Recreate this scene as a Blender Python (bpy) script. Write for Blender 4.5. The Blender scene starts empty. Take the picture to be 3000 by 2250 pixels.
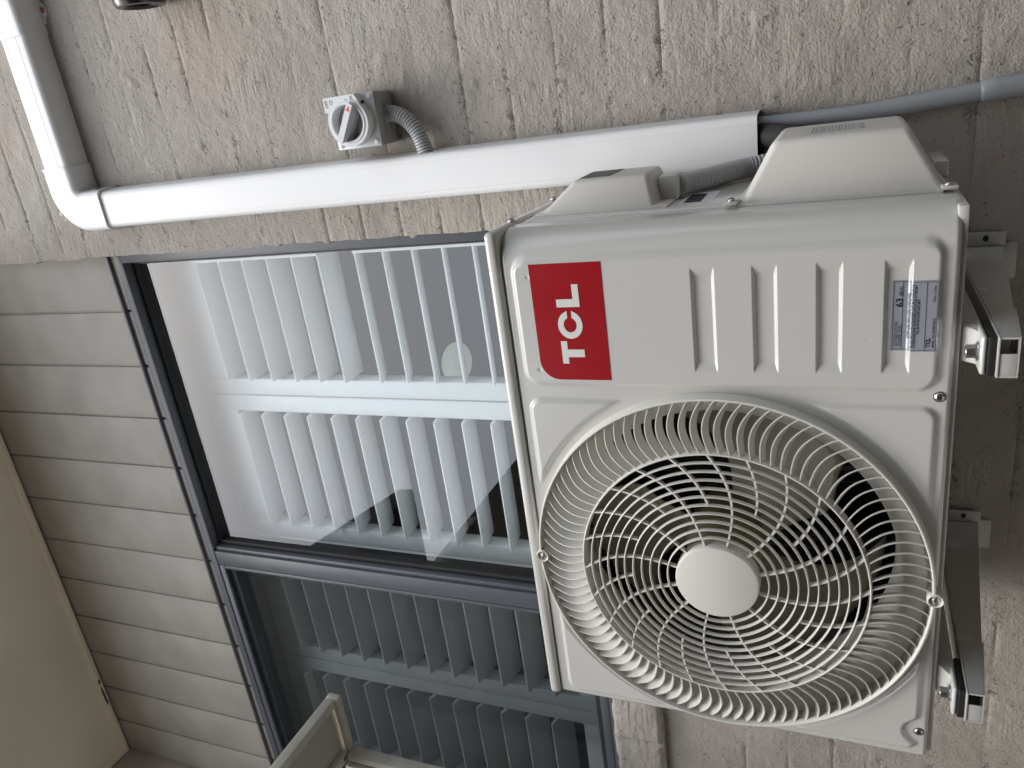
import bpy, bmesh, math, random
import numpy as np
from mathutils import Matrix, Vector

random.seed(4)
rng = np.random.default_rng(11)
SC = bpy.context.scene
COL = SC.collection
R = math.radians

# ------------------------------------------------------------------ camera
# x runs right along the wall, y into the wall, z up; origin at the lower left front corner of the outdoor unit.
cam_d = bpy.data.cameras.new('camera')
cam = bpy.data.objects.new('camera', cam_d)
COL.objects.link(cam)
yaw, pit, rol = 0.390951882, 0.409036633, -0.0175058963
fw = Vector((-math.sin(yaw) * math.cos(pit), math.cos(yaw) * math.cos(pit), math.sin(pit)))
ri = Vector((math.cos(yaw), math.sin(yaw), 0))
dn = fw.cross(ri)
r2 = ri * math.cos(rol) + dn * math.sin(rol)
d2 = -ri * math.sin(rol) + dn * math.cos(rol)
# the phone was held sideways: world "down" is picture right
m = Matrix((d2, r2, -fw)).transposed().to_4x4()
m.translation = Vector((0.90991, -0.90363, 0.10824))
cam.matrix_world = m
cam_d.sensor_fit = 'HORIZONTAL'
cam_d.sensor_width = 36.0
cam_d.lens = 2253.36 / 3000 * 36
cam_d.clip_start = 0.02
cam_d.clip_end = 500
SC.camera = cam

# ------------------------------------------------------------------ light
SUN_EL, SUN_AZ = 66.0, 192.0      # azimuth of the sun, clockwise from +Y
world = bpy.data.worlds.new('World')
SC.world = world
world.use_nodes = True
wn = world.node_tree
wn.nodes.clear()
sky = wn.nodes.new('ShaderNodeTexSky')
sky.sky_type = 'NISHITA'
sky.sun_disc = False
sky.sun_elevation = R(SUN_EL)
sky.sun_rotation = R(SUN_AZ)
sky.air_density = 1.6
sky.dust_density = 3.5
sky.ozone_density = 1.0
hs = wn.nodes.new('ShaderNodeHueSaturation')
hs.inputs['Saturation'].default_value = 0.42
bg = wn.nodes.new('ShaderNodeBackground')
bg.inputs['Strength'].default_value = 0.15
wo = wn.nodes.new('ShaderNodeOutputWorld')
wn.links.new(sky.outputs[0], hs.inputs['Color'])
wn.links.new(hs.outputs[0], bg.inputs['Color'])
wn.links.new(bg.outputs[0], wo.inputs['Surface'])
sun_d = bpy.data.lights.new('sun', 'SUN')
sun_d.energy = 0.5
sun_d.angle = R(16)
sun_d.color = (1.0, 0.99, 0.975)
sun = bpy.data.objects.new('sun', sun_d)
COL.objects.link(sun)
sdir = Vector((math.sin(R(SUN_AZ)) * math.cos(R(SUN_EL)), math.cos(R(SUN_AZ)) * math.cos(R(SUN_EL)), math.sin(R(SUN_EL))))
sun.rotation_euler = sdir.to_track_quat('Z', 'Y').to_euler()
SC.view_settings.view_transform = 'Standard'
SC.view_settings.look = 'None'
SC.view_settings.gamma = 1.0
SC.view_settings.use_curve_mapping = False
SC.view_settings.exposure = 1.13
SC.cycles.max_bounces = 8
SC.cycles.transparent_max_bounces = 16

# ------------------------------------------------------------------ helpers
WORLD = {}


def attach(o, parent):
    o.parent = parent
    o.matrix_parent_inverse = WORLD.get(parent.name, Matrix()).inverted()


def link(name, me, mat=None, parent=None, mw=None):
    o = bpy.data.objects.new(name, me)
    COL.objects.link(o)
    if mat is not None and me is not None and len(me.materials) == 0:
        me.materials.append(mat)
    if parent is not None:
        attach(o, parent)
    if mw is not None:
        o.matrix_basis = mw
        WORLD[o.name] = mw.copy()
    else:
        WORLD[o.name] = Matrix()
    return o


def thing(name, loc, label, cat, group=None):
    o = bpy.data.objects.new(name, None)
    COL.objects.link(o)
    o.empty_display_size = 0.05
    o.location = loc
    WORLD[o.name] = Matrix.Translation(Vector(loc))
    o['label'] = label
    o['category'] = cat
    if group:
        o['group'] = group
    return o


def mesh_from(name, v, f, smooth=False, sharp=None):
    me = bpy.data.meshes.new(name)
    me.from_pydata([tuple(p) for p in v], [], [tuple(q) for q in f])
    me.update()
    if smooth:
        me.shade_smooth()
        if sharp:
            me.set_sharp_from_angle(angle=R(sharp))
    return me


class MB:
    def __init__(self):
        self.v = []
        self.f = []

    def add(self, v, f):
        n = len(self.v)
        self.v += [tuple(p) for p in v]
        self.f += [tuple(i + n for i in q) for q in f]
        return self

    def box(self, x0, x1, y0, y1, z0, z1):
        v = [(x0, y0, z0), (x1, y0, z0), (x1, y1, z0), (x0, y1, z0), (x0, y0, z1), (x1, y0, z1), (x1, y1, z1), (x0, y1, z1)]
        return self.add(v, [(0, 3, 2, 1), (4, 5, 6, 7), (0, 1, 5, 4), (1, 2, 6, 5), (2, 3, 7, 6), (3, 0, 4, 7)])

    def rbox(self, x0, x1, y0, y1, z0, z1, r=0.003, seg=2):
        bm = bmesh.new()
        bmesh.ops.create_cube(bm, size=1)
        for p in bm.verts:
            p.co = Vector(((x0 + x1) / 2 + p.co.x * (x1 - x0), (y0 + y1) / 2 + p.co.y * (y1 - y0), (z0 + z1) / 2 + p.co.z * (z1 - z0)))
        bmesh.ops.bevel(bm, geom=bm.edges[:], offset=min(r, 0.49 * min(x1 - x0, y1 - y0, z1 - z0)), segments=seg, profile=0.5, affect='EDGES')
        return self.bm(bm)

    def bm(self, bm):
        bm.verts.index_update()
        v = [tuple(p.co) for p in bm.verts]
        f = [tuple(q.index for q in fc.verts) for fc in bm.faces]
        bm.free()
        return self.add(v, f)

    def hexa(self, pts):
        # eight corners: bottom ring then top ring
        return self.add(pts, [(0, 3, 2, 1), (4, 5, 6, 7), (0, 1, 5, 4), (1, 2, 6, 5), (2, 3, 7, 6), (3, 0, 4, 7)])

    def prism(self, poly, fn, d0, d1):
        # poly: 2D outline; fn(a,b,d)->xyz
        n = len(poly)
        v = [fn(a, b, d0) for a, b in poly] + [fn(a, b, d1) for a, b in poly]
        f = [tuple(range(n)), tuple(range(2 * n - 1, n - 1, -1))] + [(i, i + n, (i + 1) % n + n, (i + 1) % n) for i in range(n)]
        return self.add(v, f)

    def sweep(self, prof, path, frames, closed=False, caps=True):
        # prof: list of 2D pts ; path: list of Vector; frames: list of (a,b) Vectors
        n = len(prof)
        k = len(path)
        v = []
        for p, (a, b) in zip(path, frames):
            v += [tuple(p + a * q[0] + b * q[1]) for q in prof]
        f = []
        for i in range(k if closed else k - 1):
            j = (i + 1) % k
            for s in range(n):
                t = (s + 1) % n
                f.append((i * n + s, i * n + t, j * n + t, j * n + s))
        if caps and not closed:
            f.append(tuple(range(n - 1, -1, -1)))
            f.append(tuple((k - 1) * n + s for s in range(n)))
        return self.add(v, f)

    def tube(self, path, rad, n=12, caps=True):
        path = [Vector(p) for p in path]
        rads = rad if isinstance(rad, (list, tuple)) else [rad] * len(path)
        fr = []
        ref = None
        for i, p in enumerate(path):
            t = (path[min(i + 1, len(path) - 1)] - path[max(i - 1, 0)]).normalized()
            if ref is None:
                ref = t.orthogonal().normalized()
            a = (ref - t * ref.dot(t)).normalized()
            ref = a
            fr.append((a, t.cross(a)))
        v = []
        for p, (a, b), r in zip(path, fr, rads):
            for s in range(n):
                w = 2 * math.pi * s / n
                v.append(tuple(p + a * (math.cos(w) * r) + b * (math.sin(w) * r)))
        f = []
        for i in range(len(path) - 1):
            for s in range(n):
                t = (s + 1) % n
                f.append((i * n + s, i * n + t, (i + 1) * n + t, (i + 1) * n + s))
        if caps:
            f.append(tuple(range(n - 1, -1, -1)))
            f.append(tuple((len(path) - 1) * n + s for s in range(n)))
        return self.add(v, f)

    def lathe(self, prof, fn, n=32, closed=False):
        # prof: (r, d); fn(r*cos, r*sin, d) -> xyz
        k = len(prof)
        v = []
        for s in range(n):
            w = 2 * math.pi * s / n
            for r, d in prof:
                v.append(fn(r * math.cos(w), r * math.sin(w), d))
        f = []
        for s in range(n):
            t = (s + 1) % n
            for i in range(k if closed else k - 1):
                j = (i + 1) % k
                f.append((s * k + i, s * k + j, t * k + j, t * k + i))
        return self.add(v, f)

    def mesh(self, name, smooth=False, sharp=35):
        me = bpy.data.meshes.new(name)
        me.from_pydata(self.v, [], self.f)
        bm = bmesh.new()
        bm.from_mesh(me)
        bmesh.ops.recalc_face_normals(bm, faces=bm.faces[:])
        bm.to_mesh(me)
        bm.free()
        if smooth:
            me.shade_smooth()
            me.set_sharp_from_angle(angle=R(sharp))
        return me

    def build(self, name, mat, parent=None, smooth=False, sharp=35):
        return link(name, self.mesh(name, smooth, sharp), mat, parent)


def top(o, label, cat, base=None, group=None):
    """finish a one-mesh thing: origin moved to its base"""
    o['label'] = label
    o['category'] = cat
    if group:
        o['group'] = group
    if base is not None:
        o.data.transform(Matrix.Translation(-Vector(base)))
        o.location = base
        WORLD[o.name] = Matrix.Translation(Vector(base))
    return o


def structure(o):
    o['kind'] = 'structure'
    return o


# ------------------------------------------------------------------ materials
def N(nt, t, **kw):
    n = nt.nodes.new(t)
    for k, v in kw.items():
        setattr(n, k, v)
    return n


def mat(name, col, rough=0.5, metal=0.0, coat=0.0, var=0.06, vscale=6.0, bump=0.0, bscale=200.0, specks=0.0, streak=0.0,
        trans=0.0, spec=0.5):
    m = bpy.data.materials.new(name)
    m.use_nodes = True
    nt = m.node_tree
    b = nt.nodes['Principled BSDF']
    b.inputs['Roughness'].default_value = rough
    b.inputs['Metallic'].default_value = metal
    b.inputs['Coat Weight'].default_value = coat
    b.inputs['Coat Roughness'].default_value = 0.12
    b.inputs['Specular IOR Level'].default_value = spec
    tc = N(nt, 'ShaderNodeTexCoord')
    geo = N(nt, 'ShaderNodeNewGeometry')
    no = N(nt, 'ShaderNodeTexNoise')
    no.inputs['Scale'].default_value = vscale
    no.inputs['Detail'].default_value = 5
    nt.links.new(geo.outputs['Position'], no.inputs['Vector'])
    rp = N(nt, 'ShaderNodeValToRGB')
    rp.color_ramp.elements[0].position = 0.3
    rp.color_ramp.elements[1].position = 0.7
    rp.color_ramp.elements[0].color = tuple(c * (1 - var) for c in col) + (1,)
    rp.color_ramp.elements[1].color = tuple(min(1, c * (1 + var)) for c in col) + (1,)
    nt.links.new(no.outputs['Fac'], rp.inputs['Fac'])
    cout = rp.outputs['Color']
    if specks:
        vo = N(nt, 'ShaderNodeTexVoronoi')
        vo.inputs['Scale'].default_value = 70.0
        nt.links.new(geo.outputs['Position'], vo.inputs['Vector'])
        lt = N(nt, 'ShaderNodeMath', operation='LESS_THAN')
        lt.inputs[1].default_value = 0.045
        nt.links.new(vo.outputs['Distance'], lt.inputs[0])
        n2 = N(nt, 'ShaderNodeTexNoise')
        n2.inputs['Scale'].default_value = 14.0
        nt.links.new(geo.outputs['Position'], n2.inputs['Vector'])
        gt = N(nt, 'ShaderNodeMath', operation='GREATER_THAN')
        gt.inputs[1].default_value = 0.58
        nt.links.new(n2.outputs['Fac'], gt.inputs[0])
        mu = N(nt, 'ShaderNodeMath', operation='MULTIPLY')
        nt.links.new(lt.outputs[0], mu.inputs[0])
        nt.links.new(gt.outputs[0], mu.inputs[1])
        m2 = N(nt, 'ShaderNodeMath', operation='MULTIPLY')
        m2.inputs[1].default_value = specks
        nt.links.new(mu.outputs[0], m2.inputs[0])
        mx = N(nt, 'ShaderNodeMixRGB')
        mx.inputs[2].default_value = (0.9, 0.9, 0.87, 1)
        nt.links.new(m2.outputs[0], mx.inputs[0])
        nt.links.new(cout, mx.inputs[1])
        cout = mx.outputs[0]
    nt.links.new(cout, b.inputs['Base Color'])
    n3 = N(nt, 'ShaderNodeTexNoise')
    n3.inputs['Scale'].default_value = vscale * 4
    n3.inputs['Detail'].default_value = 4
    nt.links.new(geo.outputs['Position'], n3.inputs['Vector'])
    mr = N(nt, 'ShaderNodeMapRange')
    mr.inputs['To Min'].default_value = max(0.02, rough * 0.8)
    mr.inputs['To Max'].default_value = min(1, rough * 1.25)
    nt.links.new(n3.outputs['Fac'], mr.inputs['Value'])
    nt.links.new(mr.outputs[0], b.inputs['Roughness'])
    if bump:
        nb = N(nt, 'ShaderNodeTexNoise')
        nb.inputs['Scale'].default_value = bscale
        nb.inputs['Detail'].default_value = 3
        nt.links.new(geo.outputs['Position'], nb.inputs['Vector'])
        bu = N(nt, 'ShaderNodeBump')
        bu.inputs['Strength'].default_value = 1.0
        bu.inputs['Distance'].default_value = bump
        nt.links.new(nb.outputs['Fac'], bu.inputs['Height'])
        nt.links.new(bu.outputs[0], b.inputs['Normal'])
    return m


SZ0_ = 0.463


def wall_material():
    """painted, bagged brickwork: one rough grey-beige coat with brush and trowel strokes"""
    m = bpy.data.materials.new('bagged_brick_paint')
    m.use_nodes = True
    nt = m.node_tree
    b = nt.nodes['Principled BSDF']
    b.inputs['Roughness'].default_value = 0.85
    b.inputs['Specular IOR Level'].default_value = 0.25
    geo = N(nt, 'ShaderNodeNewGeometry')
    pos = geo.outputs['Position']
    L = nt.links

    def noise(scale, detail=6, rough=0.6, vec=pos, dist=0.0):
        n = N(nt, 'ShaderNodeTexNoise')
        n.inputs['Scale'].default_value = scale
        n.inputs['Detail'].default_value = detail
        n.inputs['Roughness'].default_value = rough
        n.inputs['Distortion'].default_value = dist
        L.new(vec, n.inputs['Vector'])
        return n.outputs['Fac']

    def math_(op, a, bb):
        n = N(nt, 'ShaderNodeMath', operation=op)
        for i, s in enumerate((a, bb)):
            if isinstance(s, (int, float)):
                n.inputs[i].default_value = s
            else:
                L.new(s, n.inputs[i])
        return n.outputs[0]

    def step(v, a, bb):
        n = N(nt, 'ShaderNodeMapRange', interpolation_type='SMOOTHSTEP')
        n.inputs['From Min'].default_value = a
        n.inputs['From Max'].default_value = bb
        L.new(v, n.inputs['Value'])
        return n.outputs[0]

    # colour: warm grey with pinkish and cooler patches
    r1 = N(nt, 'ShaderNodeValToRGB')
    e = r1.color_ramp.elements
    e[0].position, e[0].color = 0.28, (0.335, 0.305, 0.272, 1)
    e[1].position, e[1].color = 0.75, (0.405, 0.378, 0.343, 1)
    L.new(noise(5.0, 4), r1.inputs['Fac'])
    pk = step(noise(3.2, 2, 0.5), 0.55, 0.72)
    mx = N(nt, 'ShaderNodeMixRGB')
    mx.inputs[2].default_value = (0.43, 0.365, 0.315, 1)
    L.new(math_('MULTIPLY', pk, 0.55), mx.inputs[0])
    L.new(r1.outputs[0], mx.inputs[1])
    # darker colour in the pits
    pit = step(noise(120.0, 2, 0.5), 0.69, 0.75)
    mx2 = N(nt, 'ShaderNodeMixRGB')
    mx2.inputs[2].default_value = (0.13, 0.118, 0.105, 1)
    L.new(math_('MULTIPLY', pit, 0.45), mx2.inputs[0])
    L.new(mx.outputs[0], mx2.inputs[1])
    L.new(mx2.outputs[0], b.inputs['Base Color'])
    # relief
    h = math_('MULTIPLY', noise(240.0, 3, 0.65), 0.75)
    h = math_('ADD', h, math_('MULTIPLY', noise(85.0, 5, 0.7), 1.25))
    for k, (ang, sc, th) in enumerate(((25, 5.0, 0.50), (-40, 5.7, 0.55), (85, 4.3, 0.53), (8, 6.6, 0.52))):
        mp = N(nt, 'ShaderNodeMapping')
        mp.inputs['Rotation'].default_value = (0, R(ang), 0)
        mp.inputs['Scale'].default_value = (1.0, 1.0, 6.0)
        mp.inputs['Location'].default_value = (k * 3.1, 0, k * 1.7)
        L.new(pos, mp.inputs['Vector'])
        s = noise(19.0, 3, 0.6, mp.outputs[0], 0.3)
        mk = N(nt, 'ShaderNodeMapping')
        mk.inputs['Location'].default_value = (k * 7.3, k * 2.2, k * 4.9)
        L.new(pos, mk.inputs['Vector'])
        msk = step(noise(sc, 2, 0.5, mk.outputs[0]), th, th + 0.12)
        h = math_('ADD', h, math_('MULTIPLY', math_('MULTIPLY', s, msk), 0.95))
    # the coat drags and opens along the bed joints
    sep = N(nt, 'ShaderNodeSeparateXYZ')
    L.new(pos, sep.inputs[0])
    zz = math_('ADD', math_('MULTIPLY', math_('SUBTRACT', sep.outputs['Z'], SZ0_), 1 / 0.086), math_('MULTIPLY', math_('SUBTRACT', noise(14.0, 3), 0.5), 0.55))
    fr_ = N(nt, 'ShaderNodeMath', operation='FRACT')
    L.new(zz, fr_.inputs[0])
    band = step(math_('ABSOLUTE', math_('SUBTRACT', fr_.outputs[0], 0.5), 0.0), 0.34, 0.50)
    crack = step(noise(75.0, 4, 0.7), 0.56, 0.66)
    joint = math_('MULTIPLY', math_('MULTIPLY', band, crack), step(noise(6.0, 2), 0.40, 0.60))
    mx3 = N(nt, 'ShaderNodeMixRGB')
    mx3.inputs[2].default_value = (0.16, 0.145, 0.125, 1)
    L.new(math_('MULTIPLY', joint, 0.35), mx3.inputs[0])
    L.new(mx2.outputs[0], mx3.inputs[1])
    L.new(mx3.outputs[0], b.inputs['Base Color'])
    h = math_('SUBTRACT', h, math_('MULTIPLY', joint, 1.6))
    h = math_('SUBTRACT', h, math_('MULTIPLY', pit, 0.9))
    bu = N(nt, 'ShaderNodeBump')
    bu.inputs['Strength'].default_value = 0.85
    bu.inputs['Distance'].default_value = 0.0031
    L.new(h, bu.inputs['Height'])
    L.new(bu.outputs[0], b.inputs['Normal'])
    return m


def glass_material(name, tint=(0.905, 0.95, 0.965)):
    m = bpy.data.materials.new(name)
    m.use_nodes = True
    nt = m.node_tree
    nt.nodes.clear()
    out = N(nt, 'ShaderNodeOutputMaterial')
    tr = N(nt, 'ShaderNodeBsdfTransparent')
    tr.inputs[0].default_value = tint + (1,)
    gl = N(nt, 'ShaderNodeBsdfGlossy')
    gl.inputs['Roughness'].default_value = 0.004
    # reflectance of a whole pane (two air-glass surfaces), the same from either side
    geo = N(nt, 'ShaderNodeNewGeometry')
    dt = N(nt, 'ShaderNodeVectorMath', operation='DOT_PRODUCT')
    nt.links.new(geo.outputs['Normal'], dt.inputs[0])
    nt.links.new(geo.outputs['Incoming'], dt.inputs[1])

    def mm(op, a, b=None):
        n = N(nt, 'ShaderNodeMath', operation=op)
        for i, v in enumerate((a, b)):
            if v is None:
                continue
            if isinstance(v, (int, float)):
                n.inputs[i].default_value = v
            else:
                nt.links.new(v, n.inputs[i])
        return n.outputs[0]
    c = mm('ABSOLUTE', dt.outputs['Value'])
    r1 = mm('ADD', mm('MULTIPLY', mm('POWER', mm('SUBTRACT', 1.0, c), 5.0), 0.94), 0.060)
    r2 = mm('DIVIDE', mm('MULTIPLY', r1, 2.0), mm('ADD', r1, 1.0))
    mx = N(nt, 'ShaderNodeMixShader')
    nt.links.new(r2, mx.inputs[0])
    nt.links.new(tr.outputs[0], mx.inputs[1])
    nt.links.new(gl.outputs[0], mx.inputs[2])
    nt.links.new(mx.outputs[0], out.inputs['Surface'])
    return m


def screen_material():
    """fine insect mesh: wires far below one pixel, so an even share of dark wire and open air"""
    m = bpy.data.materials.new('insect_mesh')
    m.use_nodes = True
    nt = m.node_tree
    nt.nodes.clear()
    out = N(nt, 'ShaderNodeOutputMaterial')
    tr = N(nt, 'ShaderNodeBsdfTransparent')
    df = N(nt, 'ShaderNodeBsdfDiffuse')
    df.inputs[0].default_value = (0.018, 0.020, 0.022, 1)
    geo = N(nt, 'ShaderNodeNewGeometry')
    no = N(nt, 'ShaderNodeTexNoise')
    no.inputs['Scale'].default_value = 25
    no.inputs['Detail'].default_value = 6
    nt.links.new(geo.outputs['Position'], no.inputs['Vector'])
    mr = N(nt, 'ShaderNodeMapRange')
    mr.inputs['To Min'].default_value = 0.40
    mr.inputs['To Max'].default_value = 0.50
    nt.links.new(no.outputs['Fac'], mr.inputs['Value'])
    mx = N(nt, 'ShaderNodeMixShader')
    nt.links.new(mr.outputs[0], mx.inputs[0])
    nt.links.new(tr.outputs[0], mx.inputs[1])
    nt.links.new(df.outputs[0], mx.inputs[2])
    nt.links.new(mx.outputs[0], out.inputs['Surface'])
    return m


M = dict(
    wall=wall_material(),
    clad=mat('cladding_paint', (0.42, 0.385, 0.345), 0.5, var=0.10, vscale=9, bump=0.0013, bscale=55, specks=0.25),
    soffit=mat('soffit_paint', (0.84, 0.775, 0.64), 0.55, var=0.05, vscale=3, bump=0.0002, bscale=60, specks=0.3),
    trim=mat('soffit_trim_paint', (0.84, 0.77, 0.63), 0.5, var=0.08, vscale=9, bump=0.0003, bscale=60),
    flake=mat('bare_board_patch', (0.17, 0.13, 0.08), 0.9),
    frame=mat('charcoal_powder_coat', (0.092, 0.102, 0.118), 0.38, var=0.05, specks=0.2),
    seal=mat('black_rubber', (0.012, 0.012, 0.013), 0.55),
    shutter=mat('white_shutter_paint', (0.87, 0.885, 0.885), 0.35, var=0.015),
    reveal=mat('reveal_paint', (0.27, 0.28, 0.255), 0.6, var=0.03),
    unit=mat('unit_enamel', (0.53, 0.53, 0.505), 0.22, coat=0.4, var=0.012, vscale=3, specks=0.8, bump=0.00012, bscale=9),
    plastic=mat('cover_plastic', (0.585, 0.575, 0.535), 0.42, var=0.02, vscale=4, bump=0.0001, bscale=300),
    grille=mat('grille_plastic', (0.62, 0.61, 0.565), 0.36, var=0.02, vscale=12),
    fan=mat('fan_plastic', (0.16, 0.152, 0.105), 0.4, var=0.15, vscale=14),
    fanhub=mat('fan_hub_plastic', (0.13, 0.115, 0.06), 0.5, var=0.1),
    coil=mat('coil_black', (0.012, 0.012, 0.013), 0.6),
    steel=mat('zinc_steel', (0.55, 0.55, 0.57), 0.28, metal=1.0, var=0.1, vscale=80),
    galv=mat('galvanised_sheet', (0.42, 0.43, 0.43), 0.45, metal=0.9, var=0.15, vscale=30),
    bracketdark=mat('dark_bracket_steel', (0.10, 0.10, 0.105), 0.4, metal=0.4, var=0.1),
    dark=mat('recess_shade', (0.015, 0.015, 0.016), 0.7),  # near-black colour standing in for shade inside slots and holes
    pvc=mat('white_pvc', (0.77, 0.78, 0.785), 0.3, var=0.02, vscale=5, bump=0.00012, bscale=25, specks=0.0),
    pvcrim=mat('white_pvc_rim', (0.72, 0.73, 0.71), 0.35, var=0.02),
    switch=mat('switch_plastic', (0.62, 0.635, 0.65), 0.38, var=0.02),
    switchbase=mat('switch_base_grey', (0.30, 0.30, 0.285), 0.45, var=0.03),
    conduit=mat('conduit_grey', (0.42, 0.425, 0.43), 0.34, var=0.03),
    drain=mat('drain_grey', (0.26, 0.28, 0.30), 0.42, var=0.04, vscale=10),
    foam=mat('black_pipe_foam', (0.018, 0.018, 0.02), 0.75, bump=0.0006, bscale=220),
    red=mat('logo_red', (0.29, 0.003, 0.009), 0.3, var=0.03, spec=0.3),
    white=mat('logo_off_white', (0.66, 0.66, 0.62), 0.3, var=0.01),
    label=mat('silver_label', (0.40, 0.43, 0.48), 0.22, metal=0.35, var=0.02),
    ink=mat('label_ink', (0.012, 0.013, 0.025), 0.5),
    paper=mat('paper_label', (0.62, 0.63, 0.66), 0.4, var=0.02),
    stickerpale=mat('pale_sticker', (0.56, 0.555, 0.54), 0.4, var=0.01),
    warn=mat('warning_pink', (0.55, 0.16, 0.15), 0.45),
    yellow=mat('warning_yellow', (0.65, 0.48, 0.12), 0.45),
    orange=mat('pointer_orange', (0.62, 0.10, 0.03), 0.4),
    gripshade=mat('grip_shade_plastic', (0.10, 0.098, 0.09), 0.6),
    barcode=mat('faded_barcode_ink', (0.33, 0.335, 0.36), 0.5),
    mark=mat('moulded_grey_mark', (0.12, 0.12, 0.125), 0.5),
    emboss=mat('embossed_mark', (0.60, 0.61, 0.61), 0.4),
    copper=mat('copper_screw', (0.36, 0.17, 0.09), 0.4, metal=0.7),
    cream=mat('cream_metal', (0.52, 0.50, 0.44), 0.4, var=0.07, vscale=14),
    creamin=mat('cream_sheet', (0.40, 0.385, 0.35), 0.5, var=0.05, vscale=6),
    black=mat('gloss_black_plastic', (0.012, 0.011, 0.013), 0.25),
    arm=mat('bracket_enamel', (0.46, 0.455, 0.43), 0.25, coat=0.2, var=0.02),
    glass=glass_material('window_glass'),
    mesh=screen_material(),
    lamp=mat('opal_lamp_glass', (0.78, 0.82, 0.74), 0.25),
    room=mat('room_paint', (0.20, 0.20, 0.20), 0.8),
    fence=mat('fence_paint', (0.19, 0.175, 0.15), 0.8, var=0.12),
    brickfar=mat('neighbour_brick', (0.15, 0.12, 0.10), 0.9, var=0.2, vscale=12),
    roof=mat('neighbour_roof', (0.07, 0.07, 0.075), 0.7, var=0.1),
    soil=mat('low_bounce_soil', (0.045, 0.038, 0.03), 0.95, var=0.3, vscale=20, bump=0.01, bscale=40),
    ground=mat('bounce_paving', (0.78, 0.75, 0.69), 0.9, var=0.15, vscale=4, bump=0.002, bscale=60),
)


# ------------------------------------------------------------------ noise in numpy for the wall's relief
def vnoise(x, z, seed):
    xi = np.floor(x).astype(np.int64)
    zi = np.floor(z).astype(np.int64)
    fx = x - xi
    fz = z - zi
    fx = fx * fx * (3 - 2 * fx)
    fz = fz * fz * (3 - 2 * fz)

    def hsh(a, b):
        n = (a * 374761393 + b * 668265263 + seed * 1442695041) & 0xffffffff
        n = ((n ^ (n >> 13)) * 1274126177) & 0xffffffff
        n = n ^ (n >> 16)
        return (n & 0xffff) / 65535.0
    return (hsh(xi, zi) * (1 - fx) + hsh(xi + 1, zi) * fx) * (1 - fz) + (hsh(xi, zi + 1) * (1 - fx) + hsh(xi + 1, zi + 1) * fx) * fz


def fbm(x, z, seed, oct_=4):
    s = 0
    a = 0.5
    for o in range(oct_):
        s = s + a * (vnoise(x * 2 ** o, z * 2 ** o, seed + o) - 0.5)
        a *= 0.55
    return s


def sstep(a, b, v):
    t = np.clip((v - a) / (b - a), 0, 1)
    return t * t * (3 - 2 * t)


# ------------------------------------------------------------------ setting: brick wall
WY = 0.38          # face of the brick wall
EX = 0.684         # its left end, beside the window
SZ0, SZ1 = 0.463, 0.573   # brick sill
MODX, MODZ = 0.24, 0.086

GZ = -1.45         # ground level
core = MB()
core.box(EX + 0.004, 6.5, WY + 0.016, WY + 0.24, GZ, 4.6)
core.box(-1.40, EX + 0.004, WY + 0.016, WY + 0.24, GZ, SZ0 - 0.002)
wall = structure(core.build('wall', M['wall']))


def wall_patch(x0, x1, z0, z1, tint):
    nx = max(2, int(round((x1 - x0) / 0.004)))
    nz = max(2, int(round((z1 - z0) / 0.0043)))
    xs = np.linspace(x0, x1, nx + 1)
    zs = np.linspace(z0, z1, nz + 1)
    X, Z = np.meshgrid(xs, zs)
    # distance to the cell's border
    d = np.minimum(np.minimum(X - x0, x1 - X), np.minimum(Z - z0, z1 - Z))
    fill = sstep(-0.16, 0.03, fbm(X * 6, Z * 8, 31, 3))           # how far the coat fills the joint
    dz_ = np.minimum(Z - z0, z1 - Z)
    dx_ = np.minimum(X - x0, x1 - X)
    hgt = -(0.0025 - 0.0021 * fill) * (1 - sstep(0.0, 0.0060, dz_)) - 0.35 * (0.0030 - 0.0026 * fill) * (1 - sstep(0.0, 0.008, dx_))
    hgt = hgt + tint * sstep(0.0, 0.030, d)
    hgt = hgt + 0.0040 * fbm(X * 9, Z * 9, 5, 3) + 0.0020 * fbm(X * 60, Z * 60, 9, 3)
    knob = fbm(X * 30, Z * 30, 77, 2)
    hgt = hgt + 0.0020 * sstep(0.20, 0.32, knob)
    Y = WY - hgt
    Xo = X.copy()
    if abs(x0 - EX) < 1e-6 and z0 > SZ0 - 0.01:
        # ragged end beside the window
        rag = 0.010 * fbm(Z[:, 0] * 26, Z[:, 0] * 0 + 3.3, 41, 3) + 0.006 * sstep(0.2, 0.32, fbm(Z[:, 0] * 40, Z[:, 0] * 0 + 8, 63, 2))
        Xo -= (rag * 1.0)[:, None] * (1 - np.clip((X - x0) / 0.05, 0, 1))
    v = np.stack([Xo, Y, Z], -1).reshape(-1, 3)
    idx = np.arange((nx + 1) * (nz + 1)).reshape(nz + 1, nx + 1)
    f = np.stack([idx[:-1, :-1], idx[:-1, 1:], idx[1:, 1:], idx[1:, :-1]], -1).reshape(-1, 4).tolist()
    v = v.tolist()
    # skirt back to the core
    ring = idx[0, :].tolist() + idx[1:, -1].tolist() + idx[-1, -2::-1].tolist() + idx[-2:0:-1, 0].tolist()
    back = WY + (0.07 if abs(x0 - EX) < 1e-6 else 0.018)
    b0 = len(v)
    for i in ring:
        v.append([v[i][0], back, v[i][2]])
    n = len(ring)
    for i in range(n):
        f.append([ring[i], b0 + i, b0 + (i + 1) % n, ring[(i + 1) % n]])
    me = mesh_from('brick', v, f, True, 55)
    return me


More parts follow.
